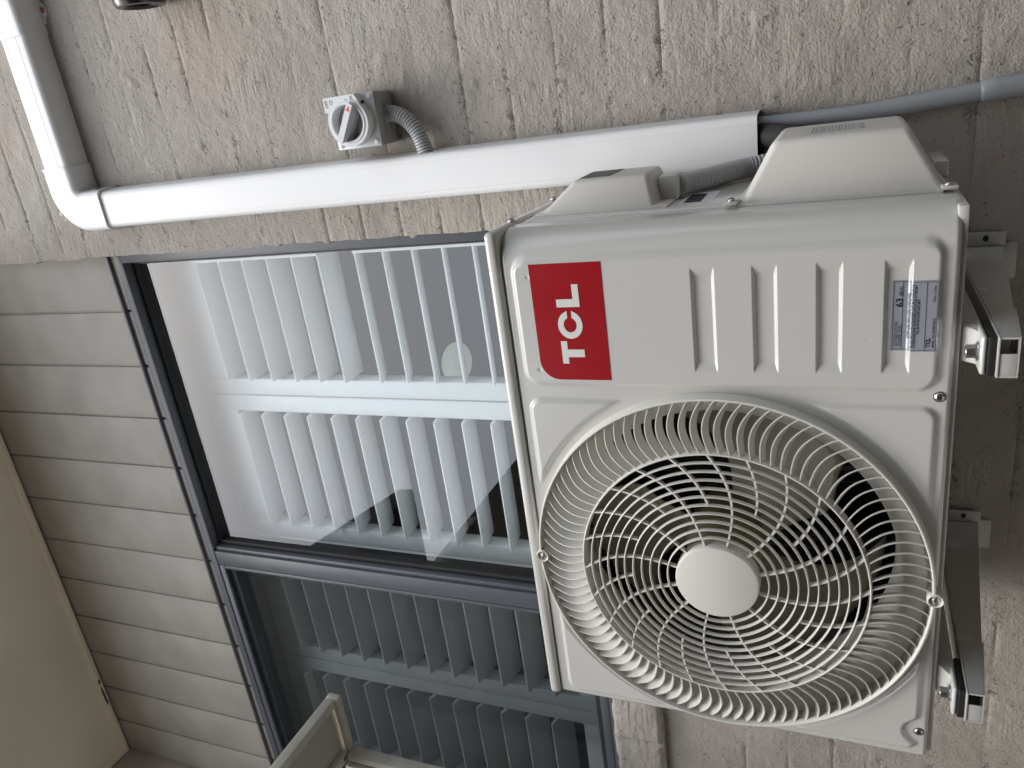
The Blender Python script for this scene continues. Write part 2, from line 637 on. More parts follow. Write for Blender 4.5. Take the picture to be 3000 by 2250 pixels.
z = SZ0 - MODZ * 11
course = 0
brick_list = []
while z < 2.35:
    z1 = z + MODZ
    off = 0.12 if course % 2 else 0.0
    k = -9
    while True:
        x0 = EX + k * MODX - off
        x1 = x0 + MODX
        k += 1
        if x0 > 1.62:
            break
        if z > SZ0 - 0.01:
            x0 = max(x0, EX)
        else:
            x0 = max(x0, -1.18)
        if x1 - x0 < 0.02:
            continue
        # leave out bricks well outside the picture
        if z1 < -0.25 and x0 > 0.9:
            continue
        if z > SZ0 - 0.01 and x0 > 1.0 + 0.40 * max(0.0, min(1.0, z / 1.4)):
            continue
        if z < SZ0 and x1 < -1.1:
            continue
        brick_list.append((x0, x1, z, z1))
    z = z1
    course += 1
for (x0, x1, z0, z1) in brick_list:
    link('brick', wall_patch(x0, x1, z0, z1, rng.uniform(-0.0010, 0.0010)), M['wall'], wall)

# brick sill under the window, each sill brick on its own
sill = MB()
sill.box(-1.3, EX - 0.004, WY + 0.02, 0.47, SZ0 + 0.006, SZ1 - 0.012)
sill = top(sill.build('window_sill', M['wall']), 'rough painted brick sill below the left half of the window', 'sill', (-0.3, WY + 0.05, SZ0))


def sill_brick(x0, x1):
    ys, zs, xs = WY - 0.024, None, None
    v = []
    f = []
    nx, nz = 56, 26
    P = []
    for i in range(nz + 1):
        for j in range(nx + 1):
            x = x0 + (x1 - x0) * j / nx
            zz = SZ0 + (SZ1 - SZ0) * i / nz
            P.append((x, zz))
    P = np.array(P)
    d = np.minimum(np.minimum(P[:, 0] - x0, x1 - P[:, 0]), np.minimum(P[:, 1] - SZ0, SZ1 - P[:, 1]))
    h = -0.007 * (1 - sstep(0, 0.010, d)) + 0.006 * fbm(P[:, 0] * 14, P[:, 1] * 14, 3, 3) + 0.0035 * fbm(P[:, 0] * 40 + P[:, 1] * 20, P[:, 1] * 95, 19, 3)
    zz = P[:, 1] + np.where(P[:, 1] > SZ1 - 1e-4, 0.009 * fbm(P[:, 0] * 30, P[:, 0] * 0, 55, 3), 0)
    v = np.stack([P[:, 0], ys - h, zz], -1).tolist()
    idx = np.arange((nx + 1) * (nz + 1)).reshape(nz + 1, nx + 1)
    f = np.stack([idx[:-1, :-1], idx[:-1, 1:], idx[1:, 1:], idx[1:, :-1]], -1).reshape(-1, 4).tolist()
    ring = idx[0, :].tolist() + idx[1:, -1].tolist() + idx[-1, -2::-1].tolist() + idx[-2:0:-1, 0].tolist()
    b0 = len(v)
    for i in ring:
        v.append([v[i][0], WY + 0.055, v[i][2]])
    n = len(ring)
    for i in range(n):
        f.append([ring[i], b0 + i, b0 + (i + 1) % n, ring[(i + 1) % n]])
    return mesh_from('sill_brick', v, f, True, 55)


x = EX - 0.004
cuts = [EX - 0.004, 0.45, 0.22, -0.01, -0.24, -0.467, -0.70, -0.93, -1.16]
for a, b in zip(cuts[1:], cuts[:-1]):
    link('brick', sill_brick(a, b), M['wall'], sill)

# ------------------------------------------------------------------ setting: cladding above the window, soffit
CY = 0.45
SOF = 2.47
clad_core = MB()
clad_core.box(-1.5, 1.0, CY + 0.006, CY + 0.10, 1.760, 3.2)
clad = structure(clad_core.build('cladding_wall', M['clad']))
jx = [0.83, 0.682, 0.533, 0.384, 0.235, 0.087, -0.062, -0.213, -0.363, -0.514, -0.665, -0.818, -0.967, -1.108]
for a, b in zip(jx[1:], jx[:-1]):
    q = MB()
    q.rbox(a + 0.0030, b - 0.0030, CY + random.uniform(-0.0008, 0.0008), CY + 0.014, 1.757, SOF + 0.03, 0.0030, 2)
    q.build('board', M['clad'], clad, True)

# left return wall, at right angles to the cladding
ret = MB()
ret.box(-1.5, -1.108, -0.55, CY + 0.05, GZ, 3.0)
ret = structure(ret.build('return_wall', M['clad']))

sof = MB()
sof.box(-1.108, EX - 0.002, 0.0085, CY + 0.02, SOF + 0.012, SOF + 0.03)
sof.box(-1.108, EX - 0.002, -0.015, 0.008, SOF - 0.02, SOF + 0.16)
sof = structure(sof.build('soffit', M['soffit']))
# painted bead where soffit meets the walls
q = MB()
prof = [(0, 0), (0.0, -0.012), (0.006, -0.018), (0.016, -0.018), (0.022, -0.012), (0.026, 0)]


def bead(path, a):
    v = []
    k = len(prof)
    for p, d in path:
        v += [(p[0] + d[0] * s, p[1] + d[1] * s, p[2] + t) for s, t in prof]
    f = [(i, i + 1, k + i + 1, k + i) for i in range(k - 1)] + [tuple(range(k)), tuple(range(2 * k - 1, k - 1, -1))]
    return a.add(v, f)


bead([((-1.108, CY - 0.002, SOF + 0.012), (1, -1, 0)), ((EX - 0.002, CY - 0.002, SOF + 0.012), (0, -1, 0))], q)
q.build('trim', M['trim'], sof)
q = MB()
bead([((-1.107, CY - 0.003, SOF + 0.012), (1, -1, 0)), ((-1.107, 0.009, SOF + 0.012), (1, 0, 0))], q)
q.build('trim', M['trim'], sof)
q = MB()
for cx, w in ((-0.785, 0.012), (-0.845, 0.045), (-0.862, 0.018)):
    n = 14
    pts = []
    for i in range(n):
        t = 2 * math.pi * i / n
        rr = random.uniform(0.6, 1.1)
        pts.append((cx + math.cos(t) * w * rr, math.sin(t) * 0.0045 * rr))
    q.add([(a, CY - 0.0155 + b, SOF - 0.0066) for a, b in pts], [tuple(range(n))])
q.build('bare_patch', M['flake'], sof)

# ------------------------------------------------------------------ window
win = thing('window', (-0.2, 0.44, 0.56), 'charcoal framed sliding window with white shutters behind its glass', 'window')
WT = 1.781
FY = 0.440
WB = 0.565
WL, WR = -1.03, 0.72
q = MB()
# head: outer lip, recessed groove, face, underside
q.rbox(WL, WR, FY, FY + 0.075, WT - 0.007, WT, 0.0015)
q.rbox(WL, WR, FY + 0.014, FY + 0.075, WT - 0.024, WT - 0.0075, 0.001)
q.rbox(WL, WR, FY + 0.004, FY + 0.075, WT - 0.047, WT - 0.0245, 0.002)
q.build('frame_head', M['frame'], win, True)
q = MB()
q.rbox(0.655, WR, FY + 0.002, FY + 0.075, WB, WT - 0.0475, 0.002)
q.build('frame_jamb', M['frame'], win, True)
q = MB()
q.rbox(WL, WL + 0.05, FY + 0.002, FY + 0.075, WB, WT - 0.0475, 0.002)
q.build('frame_jamb', M['frame'], win, True)
q = MB()
q.rbox(WL + 0.051, 0.654, FY + 0.002, FY + 0.075, WB, WB + 0.045, 0.002)
q.build('frame_bottom', M['frame'], win, True)
# meeting stile
q = MB()
q.rbox(-0.216, -0.172, FY + 0.005, FY + 0.030, WB + 0.046, WT - 0.048, 0.002)
q.rbox(-0.171, -0.160, FY + 0.012, FY + 0.030, WB + 0.046, WT - 0.048, 0.002)
q.rbox(-0.205, -0.165, FY + 0.031, FY + 0.07, WB + 0.046, WT - 0.048, 0.002)
q.build('meeting_stile', M['frame'], win, True)
# right fixed pane with seals
q = MB()
q.box(-0.159, 0.654, FY + 0.030, FY + 0.070, WT - 0.060, WT - 0.048)
q.box(-0.159, -0.148, FY + 0.030, FY + 0.070, WB + 0.046, WT - 0.0605)
q.box(0.646, 0.654, FY + 0.030, FY + 0.070, WB + 0.046, WT - 0.0605)
q.build('seal', M['seal'], win)
q = MB()
q.box(-0.150, 0.655, 0.4800, 0.4805, WB + 0.05, WT - 0.052)
link('glass_pane', mesh_from('glass_pane', [(-0.150, 0.480, WB + 0.05), (0.655, 0.480, WB + 0.05), (0.655, 0.480, WT - 0.052), (-0.150, 0.480, WT - 0.052)], [(0, 1, 2, 3)]), M['glass'], win)
# left sliding sash with glass, and the insect screen in front of it
SL = -0.217
q = MB()
q.rbox(WL + 0.052, SL, 0.462, 0.50, WT - 0.085, WT - 0.049, 0.002)
q.rbox(WL + 0.052, SL, 0.462, 0.50, WB + 0.046, WB + 0.085, 0.002)
q.rbox(WL + 0.052, WL + 0.09, 0.462, 0.50, WB + 0.0855, WT - 0.0855, 0.002)
sash = q.build('sliding_sash', M['frame'], win, True)
link('glass_pane', mesh_from('glass_pane', [(WL + 0.085, 0.484, WB + 0.08), (SL + 0.01, 0.484, WB + 0.08), (SL + 0.01, 0.484, WT - 0.08), (WL + 0.085, 0.484, WT - 0.08)], [(0, 1, 2, 3)]), M['glass'], win)
q = MB()
q.rbox(WL + 0.053, SL - 0.001, FY + 0.006, FY + 0.018, WT - 0.066, WT - 0.0485, 0.002)
q.rbox(WL + 0.053, SL - 0.001, FY + 0.006, FY + 0.018, WB + 0.047, WB + 0.068, 0.002)
q.rbox(WL + 0.053, WL + 0.073, FY + 0.006, FY + 0.018, WB + 0.0685, WT - 0.0665, 0.002)
q.rbox(SL - 0.012, SL - 0.001, FY + 0.006, FY + 0.018, WB + 0.0685, WT - 0.0665, 0.002)
scr = q.build('insect_screen', M['frame'], win, True)
link('mesh', mesh_from('mesh', [(WL + 0.07, FY + 0.013, WB + 0.06), (SL - 0.008, FY + 0.013, WB + 0.06), (SL - 0.008, FY + 0.013, WT - 0.06), (WL + 0.07, FY + 0.013, WT - 0.06)], [(0, 1, 2, 3)]), M['mesh'], scr)
# painted reveal inside
q = MB()
q.box(WL, WR, 0.516, 0.60, WT - 0.034, WT - 0.01)
q.box(WR - 0.02, WR, 0.516, 0.60, WB, WT - 0.0345)
q.box(WL, WL + 0.02, 0.516, 0.60, WB, WT - 0.0345)
q.box(WL + 0.0205, WR - 0.0205, 0.516, 0.60, WB, WB + 0.02)
q.build('reveal', M['reveal'], win)

# ------------------------------------------------------------------ plantation shutters
SHY = 0.600    # pivot plane of the blades (front tips reach y ~ 0.56)
FRY0, FRY1 = 0.578, 0.620
PT, PB = 1.728, 0.640


def blade_mesh(L):
    n = 14
    top_ = [(0.0445 * math.cos(math.pi * i / n), 0.0050 * max(0.0, math.sin(math.pi * i / n)) ** 0.4) for i in range(n + 1)]
    bot_ = [(-0.0445 * math.cos(math.pi * i / n), -0.0050 * math.sin(math.pi * i / n) ** 0.4) for i in range(1, n)]
    q = MB()
    q.prism(top_ + bot_, lambda a, b, d: (d, a, b), 0, L)
    return q.mesh('blade', True, 40)


panels = [(0.255, 0.693, 'white shutter panel beside the brick wall, nearest the right edge of the window', (4, 24), 6),
          (-0.190, 0.252, 'white shutter panel between the middle of the clear pane and the grey mullion', (12, 7), 6),
          (-0.636, -0.193, 'dim shutter panel behind the insect screen, just left of the grey mullion', (-14, -14), 6),
          (-1.020, -0.639, 'dimmest shutter panel at the far left, partly behind the cream metal frame', (-20, -20), 6)]
shut = thing('plantation_shutter', (-0.16, 0.6, 0.59), 'white louvred plantation shutters in four panels inside the charcoal window', 'shutter')
for i, (a, b, lab, tl, split) in enumerate(panels):
    st = 0.046
    q = MB()
    q.rbox(a, a + st, FRY0, FRY1, PB, PT, 0.003)
    q.rbox(b - st, b, FRY0, FRY1, PB, PT, 0.003)
    q.rbox(a + st, b - st, FRY0 + 0.002, FRY1 - 0.002, PT - 0.088, PT, 0.003)
    q.rbox(a + st, b - st, FRY0 + 0.002, FRY1 - 0.002, PB, PB + 0.10, 0.003)
    t = q.build('shutter_panel', M['shutter'], shut, True)
    t['label'] = lab
    L = b - a - 2 * st - 0.004
    bmz = blade_mesh(L)
    bmz.materials.append(M['shutter'])
    z0 = 1.622 if i != 3 else 1.640
    n = 12
    tips = [[], []]
    for k in range(n):
        zc = z0 - 0.0755 * k - (0.012 if (i == 0 and k >= 6) else 0)
        if zc < PB + 0.115:
            break
        tilt = tl[0] if k < split else tl[1]
        mw = Matrix.Translation((a + st + 0.002, SHY, zc)) @ Matrix.Rotation(R(tilt + random.uniform(-1.2, 1.2)), 4, 'X')
        link('blade', bmz, None, t, mw)
        tip = mw @ Vector((0, -0.046, 0))
        tips[0 if k < split else 1].append(tip)
    if i == 0:
        # hidden tilt bars linking the blade ends
        for tt in tips:
            if len(tt) > 1:
                q = MB()
                q.box(b - st - 0.024, b - st - 0.018, tt[0].y - 0.004, tt[0].y + 0.001, tt[-1].z - 0.004, tt[0].z + 0.004)
                q.build('tilt_bar', M['shutter'], t)
# shutter frame round the panels
q = MB()
q.rbox(-1.03, 0.71, 0.590, 0.64, PT + 0.002, 1.755, 0.002)
q.rbox(-1.03, 0.71, 0.590, 0.64, 0.590, PB - 0.002, 0.002)
q.rbox(0.695, 0.715, 0.59, 0.64, PB - 0.002, PT + 0.002, 0.002)
q.build('shutter_frame', M['shutter'], shut, True)

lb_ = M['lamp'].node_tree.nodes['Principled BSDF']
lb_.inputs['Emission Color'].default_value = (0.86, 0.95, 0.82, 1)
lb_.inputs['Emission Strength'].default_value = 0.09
# dark room behind
q = MB()
q.box(-1.6, 1.6, 3.6, 3.7, GZ + 0.4, 2.5)
q.box(-1.6, 1.6, 0.66, 3.6, 2.4, 2.5)
q.box(-1.6, 1.6, 0.66, 3.6, GZ + 0.4, GZ + 0.5)
q.box(-1.7, -1.6, 0.66, 3.7, GZ + 0.4, 2.5)
q.box(1.6, 1.7, 0.66, 3.7, GZ + 0.4, 2.5)
structure(q.build('room', M['room']))
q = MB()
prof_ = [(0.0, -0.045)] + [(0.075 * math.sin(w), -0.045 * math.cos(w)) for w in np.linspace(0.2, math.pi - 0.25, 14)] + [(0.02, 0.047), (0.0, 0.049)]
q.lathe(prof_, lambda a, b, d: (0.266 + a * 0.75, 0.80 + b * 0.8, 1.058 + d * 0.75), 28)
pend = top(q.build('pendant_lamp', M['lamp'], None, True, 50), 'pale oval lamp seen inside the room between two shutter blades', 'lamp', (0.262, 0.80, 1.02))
q = MB()
q.tube([(0.266, 0.80, 1.09), (0.266, 0.80, 2.40)], 0.0022, 8)
link('cord', q.mesh('cord', True), M['seal'], pend)

# ------------------------------------------------------------------ outdoor unit
unit = thing('air_conditioner', (0.37, 0.14, 0.0), 'off white wall mounted air conditioner unit with round fan grille and red logo', 'air conditioner')
UX0, UX1, UH = 0.0, 0.745, 0.523
UD = 0.285
GXc, GZc = 0.2725, 0.2608


def rrect(x, z, x0, x1, z0, z1, r):
    cx, cz = (x0 + x1) / 2, (z0 + z1) / 2
    dx = np.abs(x - cx) - (x1 - x0) / 2 + r
    dz = np.abs(z - cz) - (z1 - z0) / 2 + r
    return np.hypot(np.maximum(dx, 0), np.maximum(dz, 0)) + np.minimum(np.maximum(dx, dz), 0) - r


def smax(a, b, k):
    h = np.clip(0.5 + 0.5 * (a - b) / k, 0, 1)
    return b * (1 - h) + a * h + k * h * (1 - h)


RIBS = [(0.277, 0.254), (0.207, 0.184), (0.138, 0.115), (0.069, 0.046)]


def front_h(x, z):
    """relief of the pressed front sheet, metres towards the viewer"""
    d = rrect(x, z, 0.537, 0.713, 0.013, 0.510, 0.022)
    h = 0.0052 * (0.5 * np.clip(-d / 0.0060, 0, 1) + 0.5 * sstep(0.0, 0.0060, -d))
    for zt, zb in RIBS:
        w = np.clip(np.minimum(x - 0.560, 0.691 - x) / 0.011, 0, 1)
        g = np.minimum(np.minimum((zt + 0.0022 - z), (z - zb + 0.0022)) * 1.25, 0.0044 * w)
        h = h - np.maximum(g, 0)
    rad = np.hypot(x - GXc, z - GZc)
    for (x0, x1, z0, z1) in ((0.30, 0.518, 0.30, 0.510), (0.30, 0.520, 0.011, 0.22), (0.010, 0.24, 0.30, 0.508), (0.012, 0.24, 0.010, 0.22)):
        dd = smax(rrect(x, z, x0, x1, z0, z1, 0.018), 0.2690 - rad, 0.006)
        if x0 == 0.012:
            dd = smax(dd, 0.016 - np.hypot(x - 0.046, z - 0.011), 0.010)
        h = h + 0.0045 * (0.5 * np.clip(-dd / 0.0058, 0, 1) + 0.5 * sstep(0.0, 0.0058, -dd))
    for px, pz in ((0.688, 0.4865), (0.561, 0.4855)):
        h = h - 0.0016 * (1 - sstep(0.0, 0.0030, np.hypot(x - px, z - pz)))
    return h


def front_y(x, z):
    return -front_h(np.asarray(x, float), np.asarray(z, float))


# pressed front sheet, wraps round the right corner
step_ = 0.00175
FRX = 0.702
RC = 0.043
ns = int(FRX / step_)
sx = list(np.linspace(0.006, FRX, ns))
nz = int(UH / step_)
szs = set(np.linspace(0.0, UH, nz).tolist())
for zt, zb in RIBS:
    for e_ in (zt + 0.0001, zb - 0.0001):
        szs = {q_ for q_ in szs if abs(q_ - e_) > 0.0034} | set((e_ + np.linspace(-0.003, 0.003, 9)).tolist())
szs = np.array(sorted(szs))
nz = len(szs)
cols = [(0.0, 0.03, 0), (0.0, 0.006, 0), (0.0018, 0.0018, 0)]
cols += [(a, 0.0, 1) for a in sx]
for i in range(1, 15):
    w = math.pi / 2 * i / 14
    cols.append((FRX + RC * math.sin(w), RC - RC * math.cos(w), 1))
cols += [(FRX + RC, 0.055, 0), (FRX + RC, 0.064, 0)]
cx = np.array([c[0] for c in cols])
cy = np.array([c[1] for c in cols])
cu = np.array([c[2] for c in cols])
X, Z = np.meshgrid(cx, szs)
Y = np.repeat(cy[None, :], nz, 0) - front_h(X, Z) * cu[None, :]
# slight roll of the sheet at its top and bottom edges
Y = Y + 0.003 * (1 - sstep(0, 0.004, Z)) + 0.003 * (1 - sstep(0, 0.004, UH - Z))
idx = np.arange(X.size).reshape(X.shape)
F = np.stack([idx[:-1, :-1], idx[:-1, 1:], idx[1:, 1:], idx[1:, :-1]], -1).reshape(-1, 4)
V = np.stack([X, Y, Z], -1).reshape(-1, 3)
cen = V[F].mean(1)
keep = np.hypot(cen[:, 0] - GXc, cen[:, 2] - GZc) > 0.2490
F = F[keep]
used = np.unique(F)
rem = -np.ones(len(V), int)
rem[used] = np.arange(len(used))
link('front_panel', mesh_from('front_panel', V[used].tolist(), rem[F].tolist(), True), M['unit'], unit)

q = MB()
q.rbox(-0.002, 0.748, -0.0055, 0.288, 0.5240, 0.5410, 0.006, 3)
q.rbox(0.02, 0.725, 0.02, 0.265, 0.538, 0.548, 0.006, 2)
q.build('top_cover', M['unit'], unit, True, 60)
# right side panel with its pressed step
q = MB()
q.rbox(0.735, 0.7437, 0.0645, UD, 0.0, 0.5235, 0.002)
q.rbox(0.74, 0.7475, 0.078, UD - 0.012, 0.010, 0.512, 0.004, 3)
q.build('side_panel', M['unit'], unit, True, 50)
q = MB()
q.rbox(0.001, 0.010, 0.0305, UD, 0.0, 0.5235, 0.002)
q.build('side_panel', M['unit'], unit, True)
q = MB()
q.rbox(0.004, 0.741, 0.010, UD, -0.0065, 0.004, 0.002)
q.build('base_pan', M['unit'], unit, True)
# heat exchanger at the back, with fins
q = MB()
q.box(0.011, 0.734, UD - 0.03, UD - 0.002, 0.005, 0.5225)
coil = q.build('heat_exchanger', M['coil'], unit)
# partition between fan and compressor side
q = MB()
q.box(0.535, 0.538, 0.02, UD - 0.031, 0.006, 0.52)
q.build('partition', M['galv'], unit)
# motor bracket: two uprights with lips
q = MB()
for xx in (0.205, 0.325):
    q.rbox(xx - 0.014, xx + 0.014, 0.205, 0.212, 0.006, 0.52, 0.002)
    q.rbox(xx - 0.014, xx - 0.011, 0.190, 0.206, 0.006, 0.52, 0.001)
    q.rbox(xx + 0.011, xx + 0.014, 0.190, 0.206, 0.006, 0.52, 0.001)
q.rbox(0.19, 0.34, 0.198, 0.204, 0.19, 0.33, 0.002)
q.build('motor_bracket', M['bracketdark'], unit, True)
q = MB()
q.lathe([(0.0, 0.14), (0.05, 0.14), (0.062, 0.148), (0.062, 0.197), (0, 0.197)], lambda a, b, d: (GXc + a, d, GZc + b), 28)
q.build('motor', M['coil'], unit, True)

# shroud behind the grille
q = MB()
q.lathe([(0.2529, 0.002), (0.241, 0.006), (0.226, 0.018), (0.220, 0.035), (0.218, 0.085), (0.224, 0.098), (0.236, 0.106)], lambda a, b, d: (GXc + a, d, GZc + b), 96)
q.build('fan_shroud', M['grille'], unit, True, 60)

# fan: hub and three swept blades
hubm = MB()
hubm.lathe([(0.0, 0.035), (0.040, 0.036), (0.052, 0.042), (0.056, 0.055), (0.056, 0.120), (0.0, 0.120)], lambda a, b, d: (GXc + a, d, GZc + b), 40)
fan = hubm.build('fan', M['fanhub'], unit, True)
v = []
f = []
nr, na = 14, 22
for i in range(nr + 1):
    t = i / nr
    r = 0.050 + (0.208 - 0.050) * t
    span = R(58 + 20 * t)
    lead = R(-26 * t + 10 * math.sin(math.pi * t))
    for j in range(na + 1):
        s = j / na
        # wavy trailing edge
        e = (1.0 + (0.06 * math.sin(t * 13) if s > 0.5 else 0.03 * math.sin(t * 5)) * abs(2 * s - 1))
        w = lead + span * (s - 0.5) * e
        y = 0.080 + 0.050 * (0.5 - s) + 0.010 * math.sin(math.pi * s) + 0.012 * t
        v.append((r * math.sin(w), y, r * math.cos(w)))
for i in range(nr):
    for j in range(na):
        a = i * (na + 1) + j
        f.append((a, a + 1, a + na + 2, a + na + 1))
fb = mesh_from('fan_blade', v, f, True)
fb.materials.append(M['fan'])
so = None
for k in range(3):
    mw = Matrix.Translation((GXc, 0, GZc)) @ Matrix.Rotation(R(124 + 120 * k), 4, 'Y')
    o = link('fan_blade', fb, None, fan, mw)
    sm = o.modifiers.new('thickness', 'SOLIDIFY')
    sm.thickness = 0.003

# grille: outer rim, vanes, rings, spokes, cap
RY = -0.018
fy_ = lambda a, b, d: (GXc + a, d, GZc + b)
q = MB()
q.lathe([(0.2590, 0.002), (0.2577, -0.0165), (0.2567, -0.0186), (0.2549, -0.0190), (0.2537, -0.0180), (0.2527, 0.008), (0.2551, 0.008), (0.2565, 0.002)], fy_, 140, True)
grille = q.build('fan_grille', M['grille'], unit, True, 50)
RI = 0.1860
DY = -0.030      # plane of the inner rings


def ring_mesh(r, y0, hw, dep):
    q = MB()
    q.lathe([(r - hw * 0.75, y0), (r - hw * 0.2, y0 - 0.0007), (r + hw * 0.5, y0 - 0.0003), (r + hw * 0.9, y0 + 0.002), (r + hw, y0 + dep), (r - hw, y0 + dep)], lambda a, b, d: (GXc + a, d, GZc + b), 110, True)
    return q.mesh('ring', True, 50)


link('ring', ring_mesh(RI, DY + 0.001, 0.0018, 0.017), M['grille'], grille)
NR = 10
RH = 0.054
for k in range(1, NR + 1):
    r = RH + (RI - RH) * k / (NR + 1)
    link('ring', ring_mesh(r, DY - 0.0035 * (1 - (r / RI) ** 2), 0.0011, 0.0048), M['grille'], grille)
# vanes: thin curved sheets between rim and inner ring
NV = 94
n = 12
prof3 = []
for i in range(n + 1):
    t = i / n
    r = RI + 0.0008 + (0.2543 - RI - 0.0008) * t
    ang = R(-3.1 * math.sin(math.pi * min(1.0, t * 1.0)) ** 0.9 + 2.0 * t)
    yf = DY + 0.002 + (RY + 0.004 - DY - 0.002) * t ** 1.5
    prof3.append((r, ang, yf))
v = []
for r, ang, yf in prof3:
    th = 0.0009
    for side in (-1, 1):
        da = side * th / r
        lean = R(1.5)
        for y, l, tk in ((yf, 0.0, 0.75), (yf + 0.0012, 0.0, 1.0), (yf + 0.0130, lean, 0.8)):
            w = ang + da * tk + l
            v.append((r * math.sin(w), y, r * math.cos(w)))
f = []
for i in range(n):
    a = i * 6
    b = a + 6
    f += [(a, a + 1, b + 1, b), (a + 1, a + 2, b + 2, b + 1), (a + 3, b + 3, b + 4, a + 4), (a + 4, b + 4, b + 5, a + 5), (a, b, b + 3, a + 3), (a + 2, a + 5, b + 5, b + 2)]
q = MB()
q.add(v, f)
vm = q.mesh('vane', True, 60)
vm.materials.append(M['grille'])
for k in range(NV):
    mw = Matrix.Translation((GXc, 0, GZc)) @ Matrix.Rotation(2 * math.pi * (k + 0.3) / NV, 4, 'Y')
    link('vane', vm, None, grille, mw)
# spokes: curved, every second one stops half way


def spoke_mesh(r_in):
    q = MB()
    pts = []
    fr = []
    rads = []
    for i in range(17):
        t = i / 16
        r = RI - 0.0005 + (r_in - RI) * t
        tt = (RI - r) / (RI - RH)
        w = R(15.5 * tt + 5.0 * math.sin(math.pi * tt * 0.9))
        pts.append(Vector((r * math.sin(w), DY + 0.0042 - 0.0030 * (1 - (r / RI) ** 2), r * math.cos(w))))
    for i, p in enumerate(pts):
        tn = (pts[min(i + 1, 16)] - pts[max(i - 1, 0)]).normalized()
        yv = Vector((0, 1, 0))
        fr.append((tn.cross(yv).normalized(), yv))
    q.sweep([(-0.0012, -0.0030), (0.0012, -0.0030), (0.0013, 0.003), (-0.0013, 0.003)], pts, fr)
    return q.mesh('spoke', True, 40)


sm1 = spoke_mesh(RH - 0.001)
sm2 = spoke_mesh(RH + (RI - RH) * 5 / 11)
for s_ in (sm1, sm2):
    s_.materials.append(M['grille'])
for k in range(24):
    mw = Matrix.Translation((GXc, 0, GZc)) @ Matrix.Rotation(R(15 * k - 2.0), 4, 'Y')
    link('spoke', sm1 if k % 2 == 0 else sm2, None, grille, mw)
q = MB()
q.lathe([(0.0, DY - 0.0078), (0.0515, DY - 0.0076), (0.0532, DY - 0.0070), (0.0543, DY - 0.0050), (0.0548, DY + 0.012), (0.052, DY + 0.012), (0.051, DY), (0.0, DY)], fy_, 72)
q.build('cap', M['grille'], grille, True, 40)

# screws


def screw_mesh(name, r, h):
    q = MB()
    q.lathe([(r * 1.25, 0.0), (r * 1.25, -0.0006), (r, -0.0008), (r * 0.97, -h * 0.45), (r * 0.75, -h * 0.85), (r * 0.4, -h), (0.0, -h)], lambda a, b, d: (a, d, b), 22)
    return q.mesh(name, True, 40)


def cross_mesh(r, h):
    q = MB()
    q.box(-r * 0.6, r * 0.6, -h - 0.0004, -h + 0.0005, -r * 0.13, r * 0.13)
    q.box(-r * 0.13, r * 0.13, -h - 0.0006, -h + 0.0005, -r * 0.6, r * 0.6)
    return q.mesh('cross_slot_shade')  # dark bars on the head, painted shade of the slot


scm = screw_mesh('screw', 0.0052, 0.0028)
scm.materials.append(M['steel'])
crm = cross_mesh(0.0052, 0.0028)
crm.materials.append(M['dark'])


def screw(parent, p, rot=None):
    mw = Matrix.Translation(p) @ (rot if rot is not None else Matrix())
    mw = mw @ Matrix.Rotation(random.uniform(0, 1.5), 4, 'Y')
    s = link('screw', scm, None, parent, mw)
    c = bpy.data.objects.new('cross_slot_shade', crm)
    COL.objects.link(c)
    c.parent = s
    c.matrix_basis = Matrix()
    return s


screw(unit, (0.531, 0.0, 0.0115))
screw(unit, (0.0445, 0.0, 0.0110))
toX = Matrix.Rotation(R(90), 4, 'Z')        # -Y face turned to +X
screw(unit, (0.7485, 0.075, 0.532), toX)
screw(unit, (0.7485, 0.252, 0.532), toX)
# screw bosses on the grille's rim
for (ax, az) in ((GXc + 0.000, GZc + 0.2525), (GXc - 0.002, GZc - 0.2570)):
    q = MB()
    q.lathe([(0.0095, -0.002), (0.0098, -0.0195), (0.0085, -0.0212), (0.0072, -0.0205), (0.0070, -0.0165), (0.0, -0.0165)], lambda a, b, d: (ax + a, d, az + b), 24)
    bo = q.build('screw_boss', M['grille'], unit, True)
    mw = Matrix.Translation((ax, -0.0166, az)) @ Matrix.Rotation(0.4, 4, 'Y') @ Matrix.Scale(0.85, 4)
    link('screw', scm, None, bo, mw)

# logo sticker, its printed letters a hair in front
SX0, SX1, SZb, SZt = 0.5475, 0.7048, 0.3872, 0.4830
out = [(SX0, SZb), (SX1, SZb), (SX1, SZt)]
rr_ = 0.027
for i in range(13):
    w = math.pi / 2 + math.pi / 2 * i / 12
    out.append((SX0 + rr_ + rr_ * math.cos(w), SZt - rr_ + rr_ * math.sin(w)))
yl = float(front_y(0.63, 0.43))
q = MB()
q.prism(out, lambda a, b, d: (a, d, b), yl - 0.0001, yl - 0.0005)
logo = q.build('logo_sticker', M['red'], unit)
q = MB()


def lp(u, w):      # letter box coordinates to sticker: u right, w up, metres
    return (u, w)


zb, zt = 0.4195, 0.4505
hgt = zt - zb
# T
q.prism([(0.5705, zt), (0.5705, zt - 0.0085), (0.5795, zt - 0.0085), (0.5795, zb), (0.5900, zb), (0.5900, zt - 0.0085), (0.6015, zt - 0.0085), (0.6015, zt)], lambda a, b, d: (a, d, b), yl - 0.0005, yl - 0.0009)
